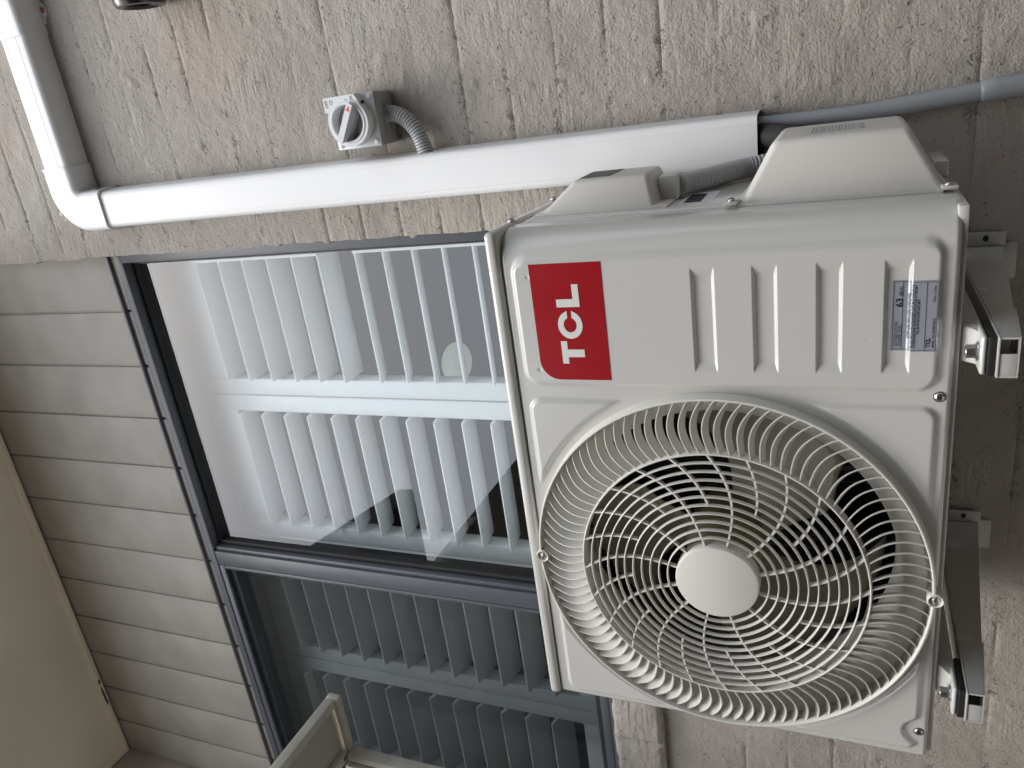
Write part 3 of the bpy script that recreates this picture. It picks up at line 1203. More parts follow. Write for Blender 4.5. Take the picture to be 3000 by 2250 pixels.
# C
cc, cz_, ro, ri_ = 0.6235, (zb + zt) / 2, 0.0172, 0.0092
outer = []
inner = []
for i in range(31):
    w = R(30 + 300 * i / 30)
    outer.append((cc + 1.08 * ro * math.cos(w), cz_ + 0.965 * ro * math.sin(w)))
    inner.append((cc + 1.08 * ri_ * math.cos(w), cz_ + 0.95 * ri_ * math.sin(w)))
oi = outer[0]
for i in range(30):
    a, b, c_, d_ = outer[i], outer[i + 1], inner[i + 1], inner[i]
    q.prism([a, b, c_, d_], lambda u, w, d: (u, d, w), yl - 0.0005, yl - 0.0009)
for s in (1, -1):
    q.prism([(cc + 0.0088, cz_ + s * 0.0030), (cc + 0.0190, cz_ + s * 0.0030), (cc + 0.0161, cz_ + s * 0.0083), (cc + 0.0086, cz_ + s * 0.0046)][::s], lambda u, w, d: (u, d, w), yl - 0.0005, yl - 0.00088)
# L
q.prism([(0.6475, zt), (0.6475, zb), (0.6772, zb), (0.6772, zb + 0.0085), (0.6580, zb + 0.0085), (0.6580, zt)], lambda a, b, d: (a, d, b), yl - 0.0005, yl - 0.0009)
q.build('lettering', M['white'], logo)

# ---- printed text


def text_mesh(s, size, width=None, bold=0.0, align='LEFT'):
    cu_ = bpy.data.curves.new('txt', 'FONT')
    cu_.body = s
    cu_.size = size
    cu_.align_x = align
    cu_.offset = bold
    cu_.resolution_u = 2
    o = bpy.data.objects.new('txt', cu_)
    COL.objects.link(o)
    dg = bpy.context.evaluated_depsgraph_get()
    me = bpy.data.meshes.new_from_object(o.evaluated_get(dg))
    bpy.data.objects.remove(o)
    bpy.data.curves.remove(cu_)
    if width:
        xs = [p.co.x for p in me.vertices]
        w = max(xs) - min(xs)
        for p in me.vertices:
            p.co.x *= width / w
    return me


def put_text(parent, name, me, fn, mt):
    for p in me.vertices:
        p.co = Vector(fn(p.co.x, p.co.y))
    me.materials.clear()
    return link(name, me, mt, parent)


# rating label, bent over the lowest rib
LX0, LX1, LZ0, LZ1 = 0.5865, 0.6670, 0.0172, 0.0632
nx_, nz_ = 12, 46
v = []
for i in range(nz_ + 1):
    for j in range(nx_ + 1):
        xx = LX0 + (LX1 - LX0) * j / nx_
        zz = LZ0 + (LZ1 - LZ0) * i / nz_
        v.append((xx, float(front_y(xx, zz)) - 0.0004, zz))
f = [(i * (nx_ + 1) + j, i * (nx_ + 1) + j + 1, (i + 1) * (nx_ + 1) + j + 1, (i + 1) * (nx_ + 1) + j) for i in range(nz_) for j in range(nx_)]
lab = link('rating_label', mesh_from('rating_label', v, f, True), M['label'], unit)


def on_label(x0, z0, dy=0.0007):
    return lambda u, w: (x0 + u, float(front_y(x0 + u, z0 + w)) - dy, z0 + w)


def strip(x0, x1, z0, z1, q):
    n = 14
    for i in range(n):
        a = x0 + (x1 - x0) * i / n
        b = x0 + (x1 - x0) * (i + 1) / n
        m_ = max(1, int((z1 - z0) / 0.001))
        for k in range(m_ if x1 - x0 < 0.002 else 1):
            za = z0 + (z1 - z0) * k / (m_ if x1 - x0 < 0.002 else 1)
            zb_ = z0 + (z1 - z0) * (k + 1) / (m_ if x1 - x0 < 0.002 else 1)
            q.add([(a, float(front_y(a, za)) - 0.0007, za), (b, float(front_y(b, za)) - 0.0007, za), (b, float(front_y(b, zb_)) - 0.0007, zb_), (a, float(front_y(a, zb_)) - 0.0007, zb_)], [(0, 1, 2, 3)])


q = MB()
lw = 0.00045
for zz in (LZ0 + 0.0016, LZ0 + 0.0125, LZ0 + 0.0350, LZ1 - 0.0020):
    strip(LX0 + 0.0016, LX1 - 0.0016, zz, zz + lw, q)
for xx in (LX0 + 0.0016, LX1 - 0.0016 - lw):
    strip(xx, xx + lw, LZ0 + 0.0016, LZ1 - 0.0016, q)
q.build('border', M['ink'], lab)
put_text(lab, 'text', text_mesh('OUTSIDE SOUND', 0.0050, 0.0285), on_label(LX0 + 0.0055, LZ1 - 0.0068), M['ink'])
put_text(lab, 'text', text_mesh('POWER LEVEL', 0.0050, 0.0245), on_label(LX0 + 0.0055, LZ1 - 0.0107), M['ink'])
put_text(lab, 'text', text_mesh('63', 0.0100, 0.0100, 0.00022), on_label(LX0 + 0.0500, LZ1 - 0.0108), M['ink'])
put_text(lab, 'text', text_mesh('dB(A)', 0.0058, 0.0110), on_label(LX0 + 0.0625, LZ1 - 0.0108), M['ink'])
for s, x_, z_, w_ in (('(LOWER LEVELS MEAN LOWER OUTSIDE NOISE)', 0.0150, 0.0180, 0.0510), ('THE LEVEL SHOWN ABOVE MAY BE USED TO ESTIMATE WHETHER THE', 0.0032, 0.0208, 0.0735),
                      ('OUTSIDE NOISE FROM THE PROPOSED INSTALLATION OF THIS UNIT', 0.0050, 0.0240, 0.0705), ('WILL BE WITHIN ACCEPTABLE LIMITS', 0.0200, 0.0272, 0.0400)):
    put_text(lab, 'text', text_mesh(s, 0.0034, w_, 0.00010), on_label(LX0 + x_, LZ1 - z_), M['ink'])
put_text(lab, 'text', text_mesh('TCL', 0.0052, 0.0110, 0.00025), on_label(LX0 + 0.0050, LZ0 + 0.0077), M['ink'])
put_text(lab, 'text', text_mesh('MODEL TAC-10CHSD/VEIH-O', 0.0034, 0.0330, 0.00006), on_label(LX0 + 0.0050, LZ0 + 0.0034), M['ink'])
put_text(lab, 'text', text_mesh('Made in China', 0.0042, 0.0175), on_label(LX0 + 0.0565, LZ0 + 0.0040), M['ink'])

# terminal cover on the right side (grip shade in colour at the top, gland at the bottom)


def tapered(x0, x1, base, outer, r=0.006):
    """box on the side panel: base=(y0,y1,z0,z1) at x0, outer likewise at x1, edges rounded"""
    bm = bmesh.new()
    bmesh.ops.create_cube(bm, size=1)
    for p in bm.verts:
        b_ = outer if p.co.x > 0 else base
        p.co = Vector((x1 if p.co.x > 0 else x0, b_[1] if p.co.y > 0 else b_[0], b_[3] if p.co.z > 0 else b_[2]))
    eds = [e for e in bm.edges if not all(abs(q_.co.x - x0) < 1e-6 for q_ in e.verts)]
    bmesh.ops.bevel(bm, geom=eds, offset=r, segments=4, profile=0.5, affect='EDGES')
    return bm


q = MB()
q.rbox(0.7470, 0.7505, 0.095, 0.225, 0.322, 0.508, 0.0015)
tcv = q.build('terminal_cover', M['plastic'], unit, True)
# solid tapered body; the grip's hollow is only coloured on
bm = tapered(0.7500, 0.7895, (0.102, 0.215, 0.340, 0.498), (0.118, 0.205, 0.350, 0.452), 0.0065)
q = MB()
q.bm(bm)
q.build('cover_body', M['plastic'], tcv, True, 50)
# flat dark sheet: shade of the grip opening put into colour
q = MB()
P0, P1 = Vector((0.7745, 0, 0.4655)), Vector((0.7880, 0, 0.4230))
pts = [(0.7905, 0.135, 0.4350), (0.7905, 0.135, 0.4080), (0.7905, 0.195, 0.4080), (0.7905, 0.195, 0.4420)]
v = [(0.7790, 0.131, 0.4640), (0.7899, 0.131, 0.4470), (0.7901, 0.133, 0.4050), (0.7901, 0.197, 0.4000), (0.7899, 0.197, 0.4470), (0.7790, 0.197, 0.4640)]
q.add(v, [(0, 1, 2, 3, 4, 5)])
q.build('grip_shade', M['gripshade'], tcv)
q = MB()
q.rbox(0.7480, 0.7815, 0.146, 0.188, 0.318, 0.343, 0.004)
q.build('conduit_gland', M['plastic'], tcv, True)
screw(unit, (0.7478, 0.100, 0.242), toX)
# stickers on the side panel
q = MB()
q.add([(0.7480, 0.120, 0.505), (0.7480, 0.235, 0.508), (0.7480, 0.235, 0.516), (0.7480, 0.120, 0.516)], [(0, 1, 2, 3)])
q.add([(0.7480, 0.105, 0.480), (0.7480, 0.20, 0.505), (0.7480, 0.20, 0.5045), (0.7480, 0.105, 0.4795)], [(0, 1, 2, 3)])
q.build('warning_label', M['warn'], unit)
q = MB()
q.box(0.7476, 0.7479, 0.110, 0.200, 0.270, 0.312)
bl = q.build('barcode_label', M['paper'], unit)
q = MB()
yy = 0.118
while yy < 0.185:
    w = random.choice((0.0008, 0.0014, 0.0022))
    q.box(0.7479, 0.7481, yy, yy + w, 0.284, 0.306)
    yy += w + random.choice((0.0008, 0.0013, 0.0019))
q.build('bars', M['ink'], bl)

# valve cover, lower right side
q = MB()
q.rbox(0.7440, 0.7490, 0.100, 0.275, 0.006, 0.236, 0.0015)
vcv = q.build('valve_cover', M['plastic'], unit, True)
q = MB()
q.bm(tapered(0.7440, 0.8165, (0.084, 0.270, 0.006, 0.232), (0.098, 0.262, 0.047, 0.192), 0.0085))
body = q.build('cover_body', M['plastic'], vcv, True, 50)
q = MB()
q.box(0.8164, 0.8168, 0.118, 0.215, 0.083, 0.160)
st_ = q.build('barcode_sticker', M['stickerpale'], body)
q = MB()
zz = 0.092
while zz < 0.150:
    w = random.choice((0.0010, 0.0018, 0.0026))
    q.box(0.8168, 0.8170, 0.132, 0.205, zz, zz + w)
    zz += w + random.choice((0.0010, 0.0018))
# bars belong to the sticker's print
q.build('barcode', M['barcode'], vcv)
# small tabs with screws at both ends of the cover
for zt_ in (0.240, 0.006):
    q = MB()
    q.rbox(0.7478, 0.7515, 0.070, 0.100, zt_ - 0.008, zt_ + 0.008, 0.001)
    q.build('screw_tab', M['plastic'], vcv, True)
screw(unit, (0.7518, 0.084, 0.240), toX)
screw(unit, (0.7518, 0.084, 0.006), toX)
q = MB()
q.rbox(0.7440, 0.7640, 0.190, 0.285, -0.004, 0.014, 0.004)
q.build('rear_foot_tab', M['unit'], unit, True)

# pressed feet under the unit: a plate that runs out in front, folded up into the base
for xc in (0.590, 0.129):
    q = MB()
    q.rbox(xc - 0.0215, xc + 0.0215, -0.029, 0.300, -0.0262, -0.0205, 0.0028, 3)
    secs = []
    for (y, zt2, w2) in ((-0.004, -0.0200, 0.019), (0.006, -0.0120, 0.0205), (0.016, -0.0045, 0.0215), (0.300, -0.0045, 0.0215)):
        secs.append([(xc - w2, y, -0.0215), (xc + w2, y, -0.0215), (xc + w2 * 0.96, y, zt2 - 0.002), (xc + w2 * 0.8, y, zt2), (xc - w2 * 0.8, y, zt2), (xc - w2 * 0.96, y, zt2 - 0.002)])
    v = [p for r_ in secs for p in r_]
    f = [tuple(range(6)), tuple(range(23, 17, -1))]
    for i in range(3):
        for s_ in range(6):
            t_ = (s_ + 1) % 6
            f.append((i * 6 + s_, i * 6 + t_, i * 6 + 6 + t_, i * 6 + 6 + s_))
    q.add(v, f)
    q.build('foot', M['unit'], unit, True, 45)

# ------------------------------------------------------------------ wall brackets
for bi, (xc, lab_) in enumerate(((0.590, 'off white steel wall bracket under the logo end of the unit'), (0.129, 'off white steel wall bracket under the fan end of the unit'))):
    b = thing('wall_bracket', (xc, WY, -0.1), lab_, 'bracket', 'wall brackets under the unit')
    ztop = -0.0372
    hw = 0.0222
    yf = -0.034
    yb = WY - 0.004
    q = MB()
    # tapered channel: right cheek, left cheek, top flange; open in front and below
    zl = lambda y: -0.0525 - 0.043 * (y - yf) / (yb - yf)
    for s in (1, -1):
        xa, xb = (xc + s * hw, xc + s * (hw - 0.0022))
        x0_, x1_ = min(xa, xb), max(xa, xb)
        q.hexa([(x0_, yf, zl(yf)), (x1_, yf, zl(yf)), (x1_, yb, zl(yb)), (x0_, yb, zl(yb)), (x0_, yf, ztop), (x1_, yf, ztop), (x1_, yb, ztop), (x0_, yb, ztop)])
    q.rbox(xc - hw, xc + hw, yf - 0.001, yb, ztop + 0.0002, ztop + 0.0026, 0.001)
    q.hexa([(xc - hw, yf, zl(yf) - 0.0020), (xc + hw, yf, zl(yf) - 0.0020), (xc + hw, yf + 0.10, zl(yf + 0.1) - 0.0020), (xc - hw, yf + 0.10, zl(yf + 0.1) - 0.0020),
            (xc - hw, yf, zl(yf) - 0.0002), (xc + hw, yf, zl(yf) - 0.0002), (xc + hw, yf + 0.10, zl(yf + 0.1) - 0.0002), (xc - hw, yf + 0.10, zl(yf + 0.1) - 0.0002)])
    q.build('arm', M['arm'], b, True)
    q = MB()
    q.rbox(xc - hw, xc + 0.004, yf + 0.0005, yf + 0.0025, zl(yf) - 0.0002, ztop, 0.0008)
    q.build('end_lip', M['arm'], b, True)
    q = MB()
    q.rbox(xc - hw - 0.004, xc + hw + 0.004, WY - 0.0045, WY - 0.0010, -0.115, 0.30, 0.001)
    q.build('wall_plate', M['arm'], b, True)
    q = MB()
    q.rbox(xc + hw + 0.001, xc + hw + 0.021, WY - 0.008, WY - 0.0055, -0.099, -0.040, 0.001)
    fl = q.build('flange', M['arm'], b, True)
    q = MB()
    q.lathe([(0.0, 0.0), (0.0048, 0.0)], lambda a, c_, d: (xc + hw + 0.012 + a, WY - 0.0084, -0.074 + c_ * 0.8), 16)
    q.build('bolt_hole_shade', M['dark'], fl)  # flat dark disc, the hole's shade as colour
    q = MB()
    q.rbox(xc - 0.0215, xc + 0.0215, -0.031, 0.030, -0.0343, -0.0265, 0.0015)
    q.build('rubber_pad', M['seal'], b, True)
    # bolt through the foot
    yb2 = -0.0135
    q = MB()
    q.lathe([(0.0, -0.0204), (0.0098, -0.0204), (0.0104, -0.0195), (0.0100, -0.0182), (0.0, -0.0180)], lambda a, c_, d: (xc + a, yb2 + c_, d), 24)
    q.build('washer', M['steel'], b, True)
    q = MB()
    q.prism([(0.0074 * math.cos(R(60 * i + 12)), 0.0074 * math.sin(R(60 * i + 12))) for i in range(6)], lambda a, c_, d: (xc + a, yb2 + c_, d), -0.0181, -0.0090)
    q.lathe([(0.0, -0.0076), (0.0045, -0.0078), (0.0058, -0.0089)], lambda a, c_, d: (xc + a, yb2 + c_, d), 16)
    q.build('bolt', M['steel'], b, True, 30)

# ------------------------------------------------------------------ white line duct on the wall
duct = thing('line_duct', (0.794, WY, 0.23), 'white plastic pipe duct running down the wall and turning a corner', 'duct')
DX0, DX1, DD = 0.7530, 0.8370, 0.054


def duct_prof(w, d, r1=0.012, wall_=0.0):
    """half-round trapezoid: a across (-w/2..w/2), b outward (0..d)"""
    pts = [(-w / 2, 0.0), (-w / 2 + 0.001, d * 0.45)]
    for i in range(7):
        t = math.pi / 2 * i / 6
        pts.append((-w / 2 + 0.003 + r1 - r1 * math.cos(t), d - r1 + r1 * math.sin(t)))
    pts += [(-a, b) for a, b in reversed(pts)]
    return pts


pr = duct_prof(DX1 - DX0, DD)
xc = (DX0 + DX1) / 2
zc = 1.7030
q = MB()
# open-ended shell: outer and inner skin
prin = [(a * 0.955, b * 0.95) for a, b in pr]
k = len(pr)
v = []
for zz in (0.233, 1.598):
    v += [(xc + a, WY - b, zz) for a, b in pr]
for zz in (0.233, 1.598):
    v += [(xc + a, WY - b, zz) for a, b in prin]
f = []
for s in range(k - 1):
    f.append((s, s + 1, k + s + 1, k + s))
    f.append((2 * k + s, 3 * k + s, 3 * k + s + 1, 2 * k + s + 1))
    f.append((s, 2 * k + s, 2 * k + s + 1, s + 1))
q.add(v, f)
q.build('straight_duct', M['pvc'], duct, True, 40)
# grooves along the lid's edge
q = MB()
for xx in (DX0 + 0.0165, DX1 - 0.0165):
    q.box(xx - 0.0006, xx + 0.0006, WY - DD - 0.0004, WY - DD + 0.002, 0.234, 1.595)
q.build('lid_line', M['pvcrim'], duct)
q = MB()
q.sweep(pr, [Vector((0.880, WY, zc)), Vector((1.21, WY, zc))], [(Vector((0, 0, 1)), Vector((0, -1, 0)))] * 2)
q.build('straight_duct', M['pvc'], duct, True, 40)
q = MB()
for zz in (zc + 0.0205, zc - 0.0125):
    q.box(0.893, 1.158, WY - DD - 0.0004, WY - DD + 0.002, zz - 0.0005, zz + 0.0005)
q.build('lid_line', M['pvcrim'], duct)
# elbow: swept round the corner
pe = duct_prof(DX1 - DX0 + 0.007, DD + 0.0035, 0.013)
path = []
frm = []
path += [Vector((0.893, WY, zc))]
frm += [(Vector((0, 0, 1)), Vector((0, -1, 0)))]
rc = 0.052
ccx, ccz = xc + rc, zc - rc
for i in range(13):
    w = math.pi / 2 * i / 12
    d_ = Vector((-math.sin(w), 0, math.cos(w)))
    path.append(Vector((ccx, WY, ccz)) + d_ * rc)
    frm.append((d_, Vector((0, -1, 0))))
path.append(Vector((xc, WY, 1.597)))
frm.append((Vector((-1, 0, 0)), Vector((0, -1, 0))))
q = MB()
q.sweep(pe, path, frm)
elbow = q.build('elbow', M['pvc'], duct, True, 40)
# raised rims at both mouths
pb = duct_prof(DX1 - DX0 + 0.0105, DD + 0.0052, 0.014)
q = MB()
q.sweep(pb, [Vector((xc, WY, 1.6000)), Vector((xc, WY, 1.5955))], [(Vector((-1, 0, 0)), Vector((0, -1, 0)))] * 2)
q.build('rim', M['pvcrim'], elbow, True, 40)
q = MB()
q.sweep(pb, [Vector((0.8905, WY, zc)), Vector((0.8945, WY, zc))], [(Vector((0, 0, 1)), Vector((0, -1, 0)))] * 2)
q.build('rim', M['pvcrim'], elbow, True, 40)
# clip slots
q = MB()
for s in (1, -1):
    q.rbox(xc + s * 0.0440 - 0.002, xc + s * 0.0440 + 0.002, WY - 0.040, WY - 0.032, 1.612, 1.640, 0.0015)
q.build('clip_slot', M['mark'], elbow, True)
put_text(elbow, 'moulded_mark', text_mesh('ASUKA', 0.012, 0.030), lambda u, w: (0.818 - u * 0.72 - w * 0.7, WY - DD - 0.0041, 1.712 + u * 0.7 - w * 0.72), M['emboss'])
put_text(elbow, 'moulded_mark', text_mesh('W80-EE90', 0.0085, 0.034), lambda u, w: (0.808 - u * 0.72 - w * 0.7, WY - DD - 0.0041, 1.698 + u * 0.7 - w * 0.72), M['emboss'])
# wall cap at the far end, flared and screwed to the wall
q = MB()
pth = [Vector((1.1575, WY, zc)), Vector((1.21, WY, zc)), Vector((1.26, WY, zc)), Vector((1.31, WY, zc))]
v = []
for (xx, sc_, dd_) in ((1.1575, 1.09, 1.07), (1.20, 1.10, 1.09), (1.25, 1.16, 1.16), (1.33, 1.22, 0.9)):
    v += [(xx, WY - b * dd_, zc + a * sc_) for a, b in pr]
f = []
for i in range(3):
    for s in range(k - 1):
        f.append((i * k + s, i * k + s + 1, (i + 1) * k + s + 1, (i + 1) * k + s))
f.append(tuple(range(k)))
f.append(tuple(range(4 * k - 1, 3 * k - 1, -1)))
q.add(v, f)
cap = q.build('wall_cap', M['pvc'], duct, True, 40)
q = MB()
q.prism([(1.172, 1.665), (1.178, 1.652), (1.186, 1.650), (1.193, 1.643), (1.203, 1.640), (1.213, 1.643), (1.222, 1.652), (1.35, 1.652), (1.35, 1.67)], lambda a, b, d: (a, d, b), WY - 0.001, WY - 0.0045)
q.build('flange', M['pvc'], cap)
mw = Matrix.Translation((1.2030, WY - 0.0046, 1.6475)) @ Matrix.Scale(0.95, 4)
sc2 = scm.copy()
sc2.materials.clear()
sc2.materials.append(M['copper'])
link('screw', sc2, None, cap, mw)
put_text(cap, 'moulded_mark', text_mesh('ASUKA', 0.0105, 0.030), lambda u, w: (1.186 + w, WY - DD * 1.075 - 0.0006, 1.733 - u), M['emboss'])
put_text(cap, 'moulded_mark', text_mesh('W80-CAP', 0.0078, 0.032), lambda u, w: (1.168 + w, WY - DD * 1.07 - 0.0006, 1.733 - u), M['emboss'])

# ------------------------------------------------------------------ isolator switch
sw = thing('isolator_switch', (0.902, WY, 0.862), 'grey rotary isolator switch with orange pointer on the rough wall', 'switch')
q = MB()
q.rbox(0.8575, 0.9470, 0.3440, WY - 0.001, 0.8620, 0.9520, 0.005, 3)
q.build('base', M['switchbase'], sw, True)
q = MB()
q.rbox(0.8570, 0.9475, 0.3170, 0.3433, 0.8615, 0.9525, 0.004, 3)
q.build('body', M['switchbase'], sw, True)
kx, kz, kr = 0.9020, 0.9090, 0.0405
q = MB()
q.rbox(0.8572, 0.9473, 0.3138, 0.3168, 0.8617, 0.9523, 0.0015, 2)
cov = q.build('cover_plate', M['switch'], sw, True)
# raised collar: a block along the right side that runs into a round boss, bored out for the dial
pl = [(0.9468, 0.8880), (0.9468, 0.9500), (0.9455, 0.9514), (0.9230, 0.9514)]
for i in range(31):
    w = R(62 + 240 * i / 30)
    pl.append((kx + kr * math.cos(w), kz + kr * math.sin(w)))
pl += [(0.9300, 0.8790), (0.9380, 0.8822)]
inn = [(kx + 0.0300 * math.cos(R(10 * i)), kz + 0.0300 * math.sin(R(10 * i))) for i in range(36)]
bm = bmesh.new()
yt, yb_ = 0.2940, 0.3136
lo = [bm.verts.new((a, yt, b)) for a, b in pl]
li = [bm.verts.new((a, yt, b)) for a, b in inn]
eo = [bm.edges.new((lo[i], lo[(i + 1) % len(lo)])) for i in range(len(lo))]
ei = [bm.edges.new((li[i], li[(i + 1) % 36])) for i in range(36)]
bmesh.ops.triangle_fill(bm, use_beauty=True, use_dissolve=False, edges=eo + ei)
bo_ = [bm.verts.new((a, yb_, b)) for a, b in pl]
bi_ = [bm.verts.new((a, 0.3120, b)) for a, b in inn]
for i in range(len(lo)):
    j = (i + 1) % len(lo)
    bm.faces.new((lo[i], lo[j], bo_[j], bo_[i]))
for i in range(36):
    j = (i + 1) % 36
    bm.faces.new((li[j], li[i], bi_[i], bi_[j]))
q = MB()
q.bm(bm)
q.build('collar', M['switch'], sw, True, 30)
q = MB()
q.lathe([(0.0350, 0.2938), (0.0342, 0.2926), (0.0318, 0.2926), (0.0310, 0.2938)], lambda a, b, d: (kx + a, d, kz + b), 48)
q.build('ring', M['switch'], sw, True)
q = MB()
q.lathe([(0.0298, 0.3119), (0.0, 0.3119)], lambda a, b, d: (kx + a, d, kz + b), 40)
q.build('dial_well', M['switchbase'], sw)
# handle bar across the dial, pointing right and a little down
q = MB()
ang = R(-30)
ax_ = Vector((math.cos(ang), 0, math.sin(ang)))
bx_ = Vector((-math.sin(ang), 0, math.cos(ang)))
c0 = Vector((kx, 0.3118, kz))
pts = []
for (l0, l1, w_, y) in ((-0.0285, 0.0290, 0.0080, 0.0), (-0.0345, 0.0345, 0.0056, -0.0290)):
    for (l, s_) in ((l0, -1), (l1, -1), (l1, 1), (l0, 1)):
        pts.append(tuple(c0 + ax_ * l + bx_ * (w_ * s_) + Vector((0, y, 0))))
q.hexa(pts)
hd = q.build('handle', M['switch'], sw)
q = MB()
tp = c0 + Vector((0, -0.0293, 0))
q.add([tuple(tp + ax_ * 0.0310), tuple(tp + ax_ * 0.0215 + bx_ * 0.0043), tuple(tp + ax_ * 0.0215 - bx_ * 0.0043)], [(0, 1, 2)])
q.build('pointer', M['orange'], hd)
put_text(sw, 'marking', text_mesh('OFF', 0.0085, 0.0125, 0.0002), lambda u, w: (0.9300 + u, 0.2937, 0.9425 + w), M['mark'])
put_text(sw, 'marking', text_mesh('O', 0.0110, 0.0075, 0.0001), lambda u, w: (0.9345 + u, 0.2937, 0.9320 + w * 0.9), M['mark'])
put_text(sw, 'marking', text_mesh('ON', 0.0085, 0.0092, 0.0002), lambda u, w: (0.9350 + u, 0.2937, 0.8905 + w), M['mark'])
put_text(sw, 'marking', text_mesh('I', 0.0090, 0.0011, 0.0001), lambda u, w: (0.9385 + u, 0.2937, 0.9010 + w), M['mark'])
for (a, b) in ((0.8650, 0.8695), (0.9395, 0.8690), (0.8650, 0.9445)):
    q = MB()
    q.lathe([(0.0052, 0.3138), (0.0050, 0.3122), (0.0035, 0.3112), (0.0, 0.3110)], lambda u, w, d: (a + u, d, b + w), 18)
    q.build('cover_screw', M['switch'], sw, True)
q = MB()
q.lathe([(0.0055, 0), (0.0, 0)], lambda u, w, d: (0.9300 + u, 0.3045 + w, 0.8786), 20)
q.build('lock_hole_shade', M['dark'], sw)  # flat disc coloured dark for the shade in the hole


def corrugated(name, ctrl, r, pitch, lab_, base, n=18):
    """ribbed conduit along a smooth path through the control points"""
    P = [Vector(p) for p in ctrl]
    pts = []
    PP = [P[0] * 2 - P[1]] + P + [P[-1] * 2 - P[-2]]
    for i in range(1, len(PP) - 2):
        for s in range(40):
            t = s / 40
            p0, p1, p2, p3 = PP[i - 1:i + 3]
            pts.append(0.5 * ((2 * p1) + (-p0 + p2) * t + (2 * p0 - 5 * p1 + 4 * p2 - p3) * t * t + (-p0 + 3 * p1 - 3 * p2 + p3) * t ** 3))
    pts.append(P[-1])
    cum = [0]
    for a, b in zip(pts, pts[1:]):
        cum.append(cum[-1] + (b - a).length)
    L = cum[-1]
    m_ = int(L / pitch * 6)
    path, rad = [], []
    j = 0
    for i in range(m_ + 1):
        s = L * i / m_
        while j < len(cum) - 2 and cum[j + 1] < s:
            j += 1
        t = (s - cum[j]) / max(1e-9, cum[j + 1] - cum[j])
        path.append(pts[j].lerp(pts[j + 1], t))
        ph = (i % 6) / 6
        rad.append(r * (1.0 if ph in (2 / 6, 3 / 6, 4 / 6) else (0.95 if ph in (1 / 6, 5 / 6) else 0.70)))
    q = MB()
    q.tube(path, rad, n)
    o = q.build(name, M['conduit'], None, True, 70)
    return top(o, lab_, 'conduit', base, 'ribbed grey conduits')


corrugated('flexible_conduit', [(0.907, 0.352, 0.866), (0.9065, 0.352, 0.852), (0.899, 0.350, 0.832), (0.882, 0.349, 0.814), (0.860, 0.349, 0.803), (0.824, 0.350, 0.795)], 0.0142, 0.0050,
           'ribbed grey conduit curving from the isolator switch into the white duct', (0.907, 0.352, 0.866))
corrugated('flexible_conduit', [(0.7640, 0.168, 0.322), (0.7630, 0.195, 0.312), (0.7625, 0.240, 0.287), (0.7630, 0.295, 0.252), (0.765, 0.312, 0.215)], 0.0150, 0.0062,
           'ribbed grey conduit running from the side of the unit to the duct mouth', (0.764, 0.169, 0.318))

# black insulated pipes coming out of the duct
for i, (ctrl, rr, lb) in enumerate((([(0.801, 0.3575, 0.32), (0.801, 0.3575, 0.238), (0.800, 0.335, 0.205), (0.792, 0.285, 0.168), (0.784, 0.262, 0.140)], 0.0185, 'upper black foam covered pipe between duct mouth and valve cover'),
                                    ([(0.777, 0.3575, 0.32), (0.777, 0.3575, 0.235), (0.776, 0.335, 0.195), (0.770, 0.280, 0.130), (0.770, 0.262, 0.10)], 0.0150, 'lower black foam covered pipe beside the ribbed conduit'))):
    q = MB()
    P = [Vector(p) for p in ctrl]
    pts = []
    for s in range(25):
        t = s / 24 * (len(P) - 1)
        a = min(int(t), len(P) - 2)
        pts.append(P[a].lerp(P[a + 1], t - a))
    for _ in range(3):
        pts = [pts[0]] + [(pts[j - 1] + pts[j] * 2 + pts[j + 1]) / 4 for j in range(1, len(pts) - 1)] + [pts[-1]]
    q.tube(pts, rr, 18)
    top(q.build('insulated_pipe', M['foam'], None, True, 60), lb, 'pipe', ctrl[-1], 'black pipes below the duct')

# grey drain pipe with a socket joint
q = MB()
q.tube([(0.8145, 0.361, 0.34), (0.8165, 0.361, 0.10), (0.8285, 0.3605, -0.060)], 0.0125, 24)
dp = q.build('drain_pipe', M['drain'], None, True)
top(dp, 'smooth grey drain pipe running down the wall from the duct end', 'pipe', (0.82, 0.36, -0.5))
q = MB()
q.tube([(0.8278, 0.3605, -0.052), (0.8281, 0.3605, -0.056), (0.8290, 0.3600, -0.072), (0.834, 0.359, -0.5)], [0.0128, 0.0150, 0.0150, 0.0150], 24)
so_ = q.build('socket', M['drain'], dp, True, 60)

# ------------------------------------------------------------------ black fitting at the top of the picture
q = MB()
ax0 = (0.325, 1.331)
fx_ = lambda a, b, d: (d, ax0[0] + a, ax0[1] + b)
q.lathe([(0.0, 1.175), (0.026, 1.175), (0.0285, 1.160), (0.034, 1.1555), (0.0435, 1.1565), (0.0465, 1.163), (0.0470, 1.174), (0.0450, 1.176), (0.0450, 1.179), (0.0475, 1.182), (0.0475, 1.30), (0.0, 1.30)], fx_, 44)
bf = q.build('black_fitting', M['black'], None, True, 40)
top(bf, 'black round hollow ended fitting poking in beside the wall', 'fitting', (1.30, 0.325, 1.331))
q = MB()
q.rbox(1.235, 1.275, 0.355, WY - 0.001, 1.29, 1.37, 0.004)
q.build('mount', M['black'], bf, True)

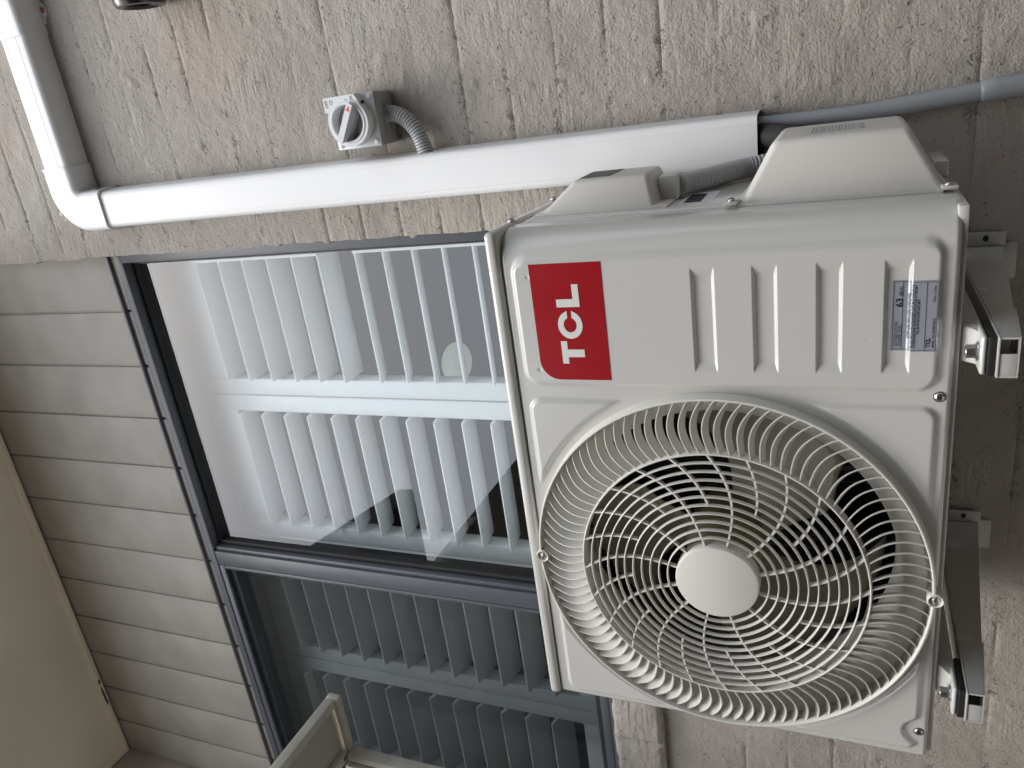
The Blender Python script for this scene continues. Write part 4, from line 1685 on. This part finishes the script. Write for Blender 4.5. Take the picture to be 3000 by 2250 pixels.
# ------------------------------------------------------------------ cream metal frame in front of the left window
cf = thing('metal_frame', (-0.69, 0.36, 0.6), 'cream metal tray frame with riveted corner standing before the screened window', 'frame')
fy0, fy1 = -0.35, 0.365
zt_ = 1.380
q = MB()
q.rbox(-0.575, -0.548, fy0, fy1, zt_ - 0.012, zt_ + 0.016, 0.002)
q.build('side_rail', M['cream'], cf, True)
q = MB()
q.box(-0.745, -0.576, fy0, fy1 - 0.004, zt_ + 0.004, zt_ + 0.007)
q.build('sheet', M['creamin'], cf)
q = MB()
q.rbox(-0.745, -0.548, fy1 + 0.001, fy1 + 0.022, zt_ - 0.020, zt_ + 0.018, 0.004)
q.build('rear_rail', M['cream'], cf, True)
q = MB()
q.rbox(-0.722, -0.576, fy1 - 0.010, fy1 - 0.004, zt_ - 0.004, zt_ + 0.0035, 0.001)
q.build('bead', M['trim'], cf, True)
q = MB()
q.rbox(-0.752, -0.724, fy0, fy1 - 0.001, zt_ - 0.014, zt_ + 0.003, 0.002)
br = q.build('bracket_strip', M['cream'], cf, True)
for yy in (0.345, 0.300, 0.255):
    q = MB()
    q.lathe([(0.0062, 0.0), (0.0055, -0.0018), (0.0035, -0.0026), (0.0030, -0.0012), (0.0, -0.0012)], lambda a, b, d: (-0.738 + a, yy + b, zt_ - 0.014 + d), 16)
    q.build('rivet', M['mark'], br, True)
q = MB()
q.rbox(-0.748, -0.727, fy1 - 0.018, fy1 + 0.018, 0.60, zt_ - 0.0205, 0.003)
q.rbox(-0.775, -0.7535, fy1 - 0.030, fy1 + 0.002, 0.60, zt_ - 0.0160, 0.003)
q.build('post', M['cream'], cf, True)

# ------------------------------------------------------------------ what stands round about: seen in the glass and shading the passage
q = MB()
q.box(-60, 60, -60, 60, GZ - 0.2, GZ)
structure(q.build('ground', M['soil']))  # unseen ground, kept dark so little light bounces under the unit
q = MB()
q.rbox(-1.9, -0.20, -0.50, 0.36, GZ + 0.002, GZ + 0.06, 0.01)
q.rbox(-1.9, 0.40, -2.44, -0.501, GZ + 0.002, GZ + 0.06, 0.01)
structure(q.build('path', M['ground']))  # pale paving added out of view to bounce light onto the soffit
# roof overhang of the left wing
q = MB()
v = []
for xx in (-3.2, -1.112):
    v += [(xx, 0.50, 2.370), (xx, -1.43, 2.370), (xx, -1.43, 2.452), (xx, 0.50, 3.00)]
q.add(v, [(0, 1, 2, 3), (7, 6, 5, 4), (0, 4, 5, 1), (1, 5, 6, 2), (2, 6, 7, 3), (3, 7, 4, 0)])
structure(q.build('wing_roof', M['roof']))
q = MB()
q.box(-3.2, -1.9, -7.0, -1.2, GZ, 2.60)
structure(q.build('wing_wall', M['brickfar']))
q = MB()
q.box(-0.35, 9.0, -6.0, -2.45, GZ, 1.70)
q.box(-1.9, -0.3501, -6.0, -2.46, GZ, 1.10)
structure(q.build('neighbour_wall', M['brickfar']))
q = MB()
q.hexa([(-0.45, -6.4, 1.70), (9.2, -6.4, 1.70), (9.2, -2.15, 1.70), (-0.45, -2.15, 1.70), (-0.45, -6.4, 3.60), (9.2, -6.4, 3.60), (9.2, -2.15, 1.84), (-0.45, -2.15, 1.84)])
structure(q.build('neighbour_roof', M['roof']))
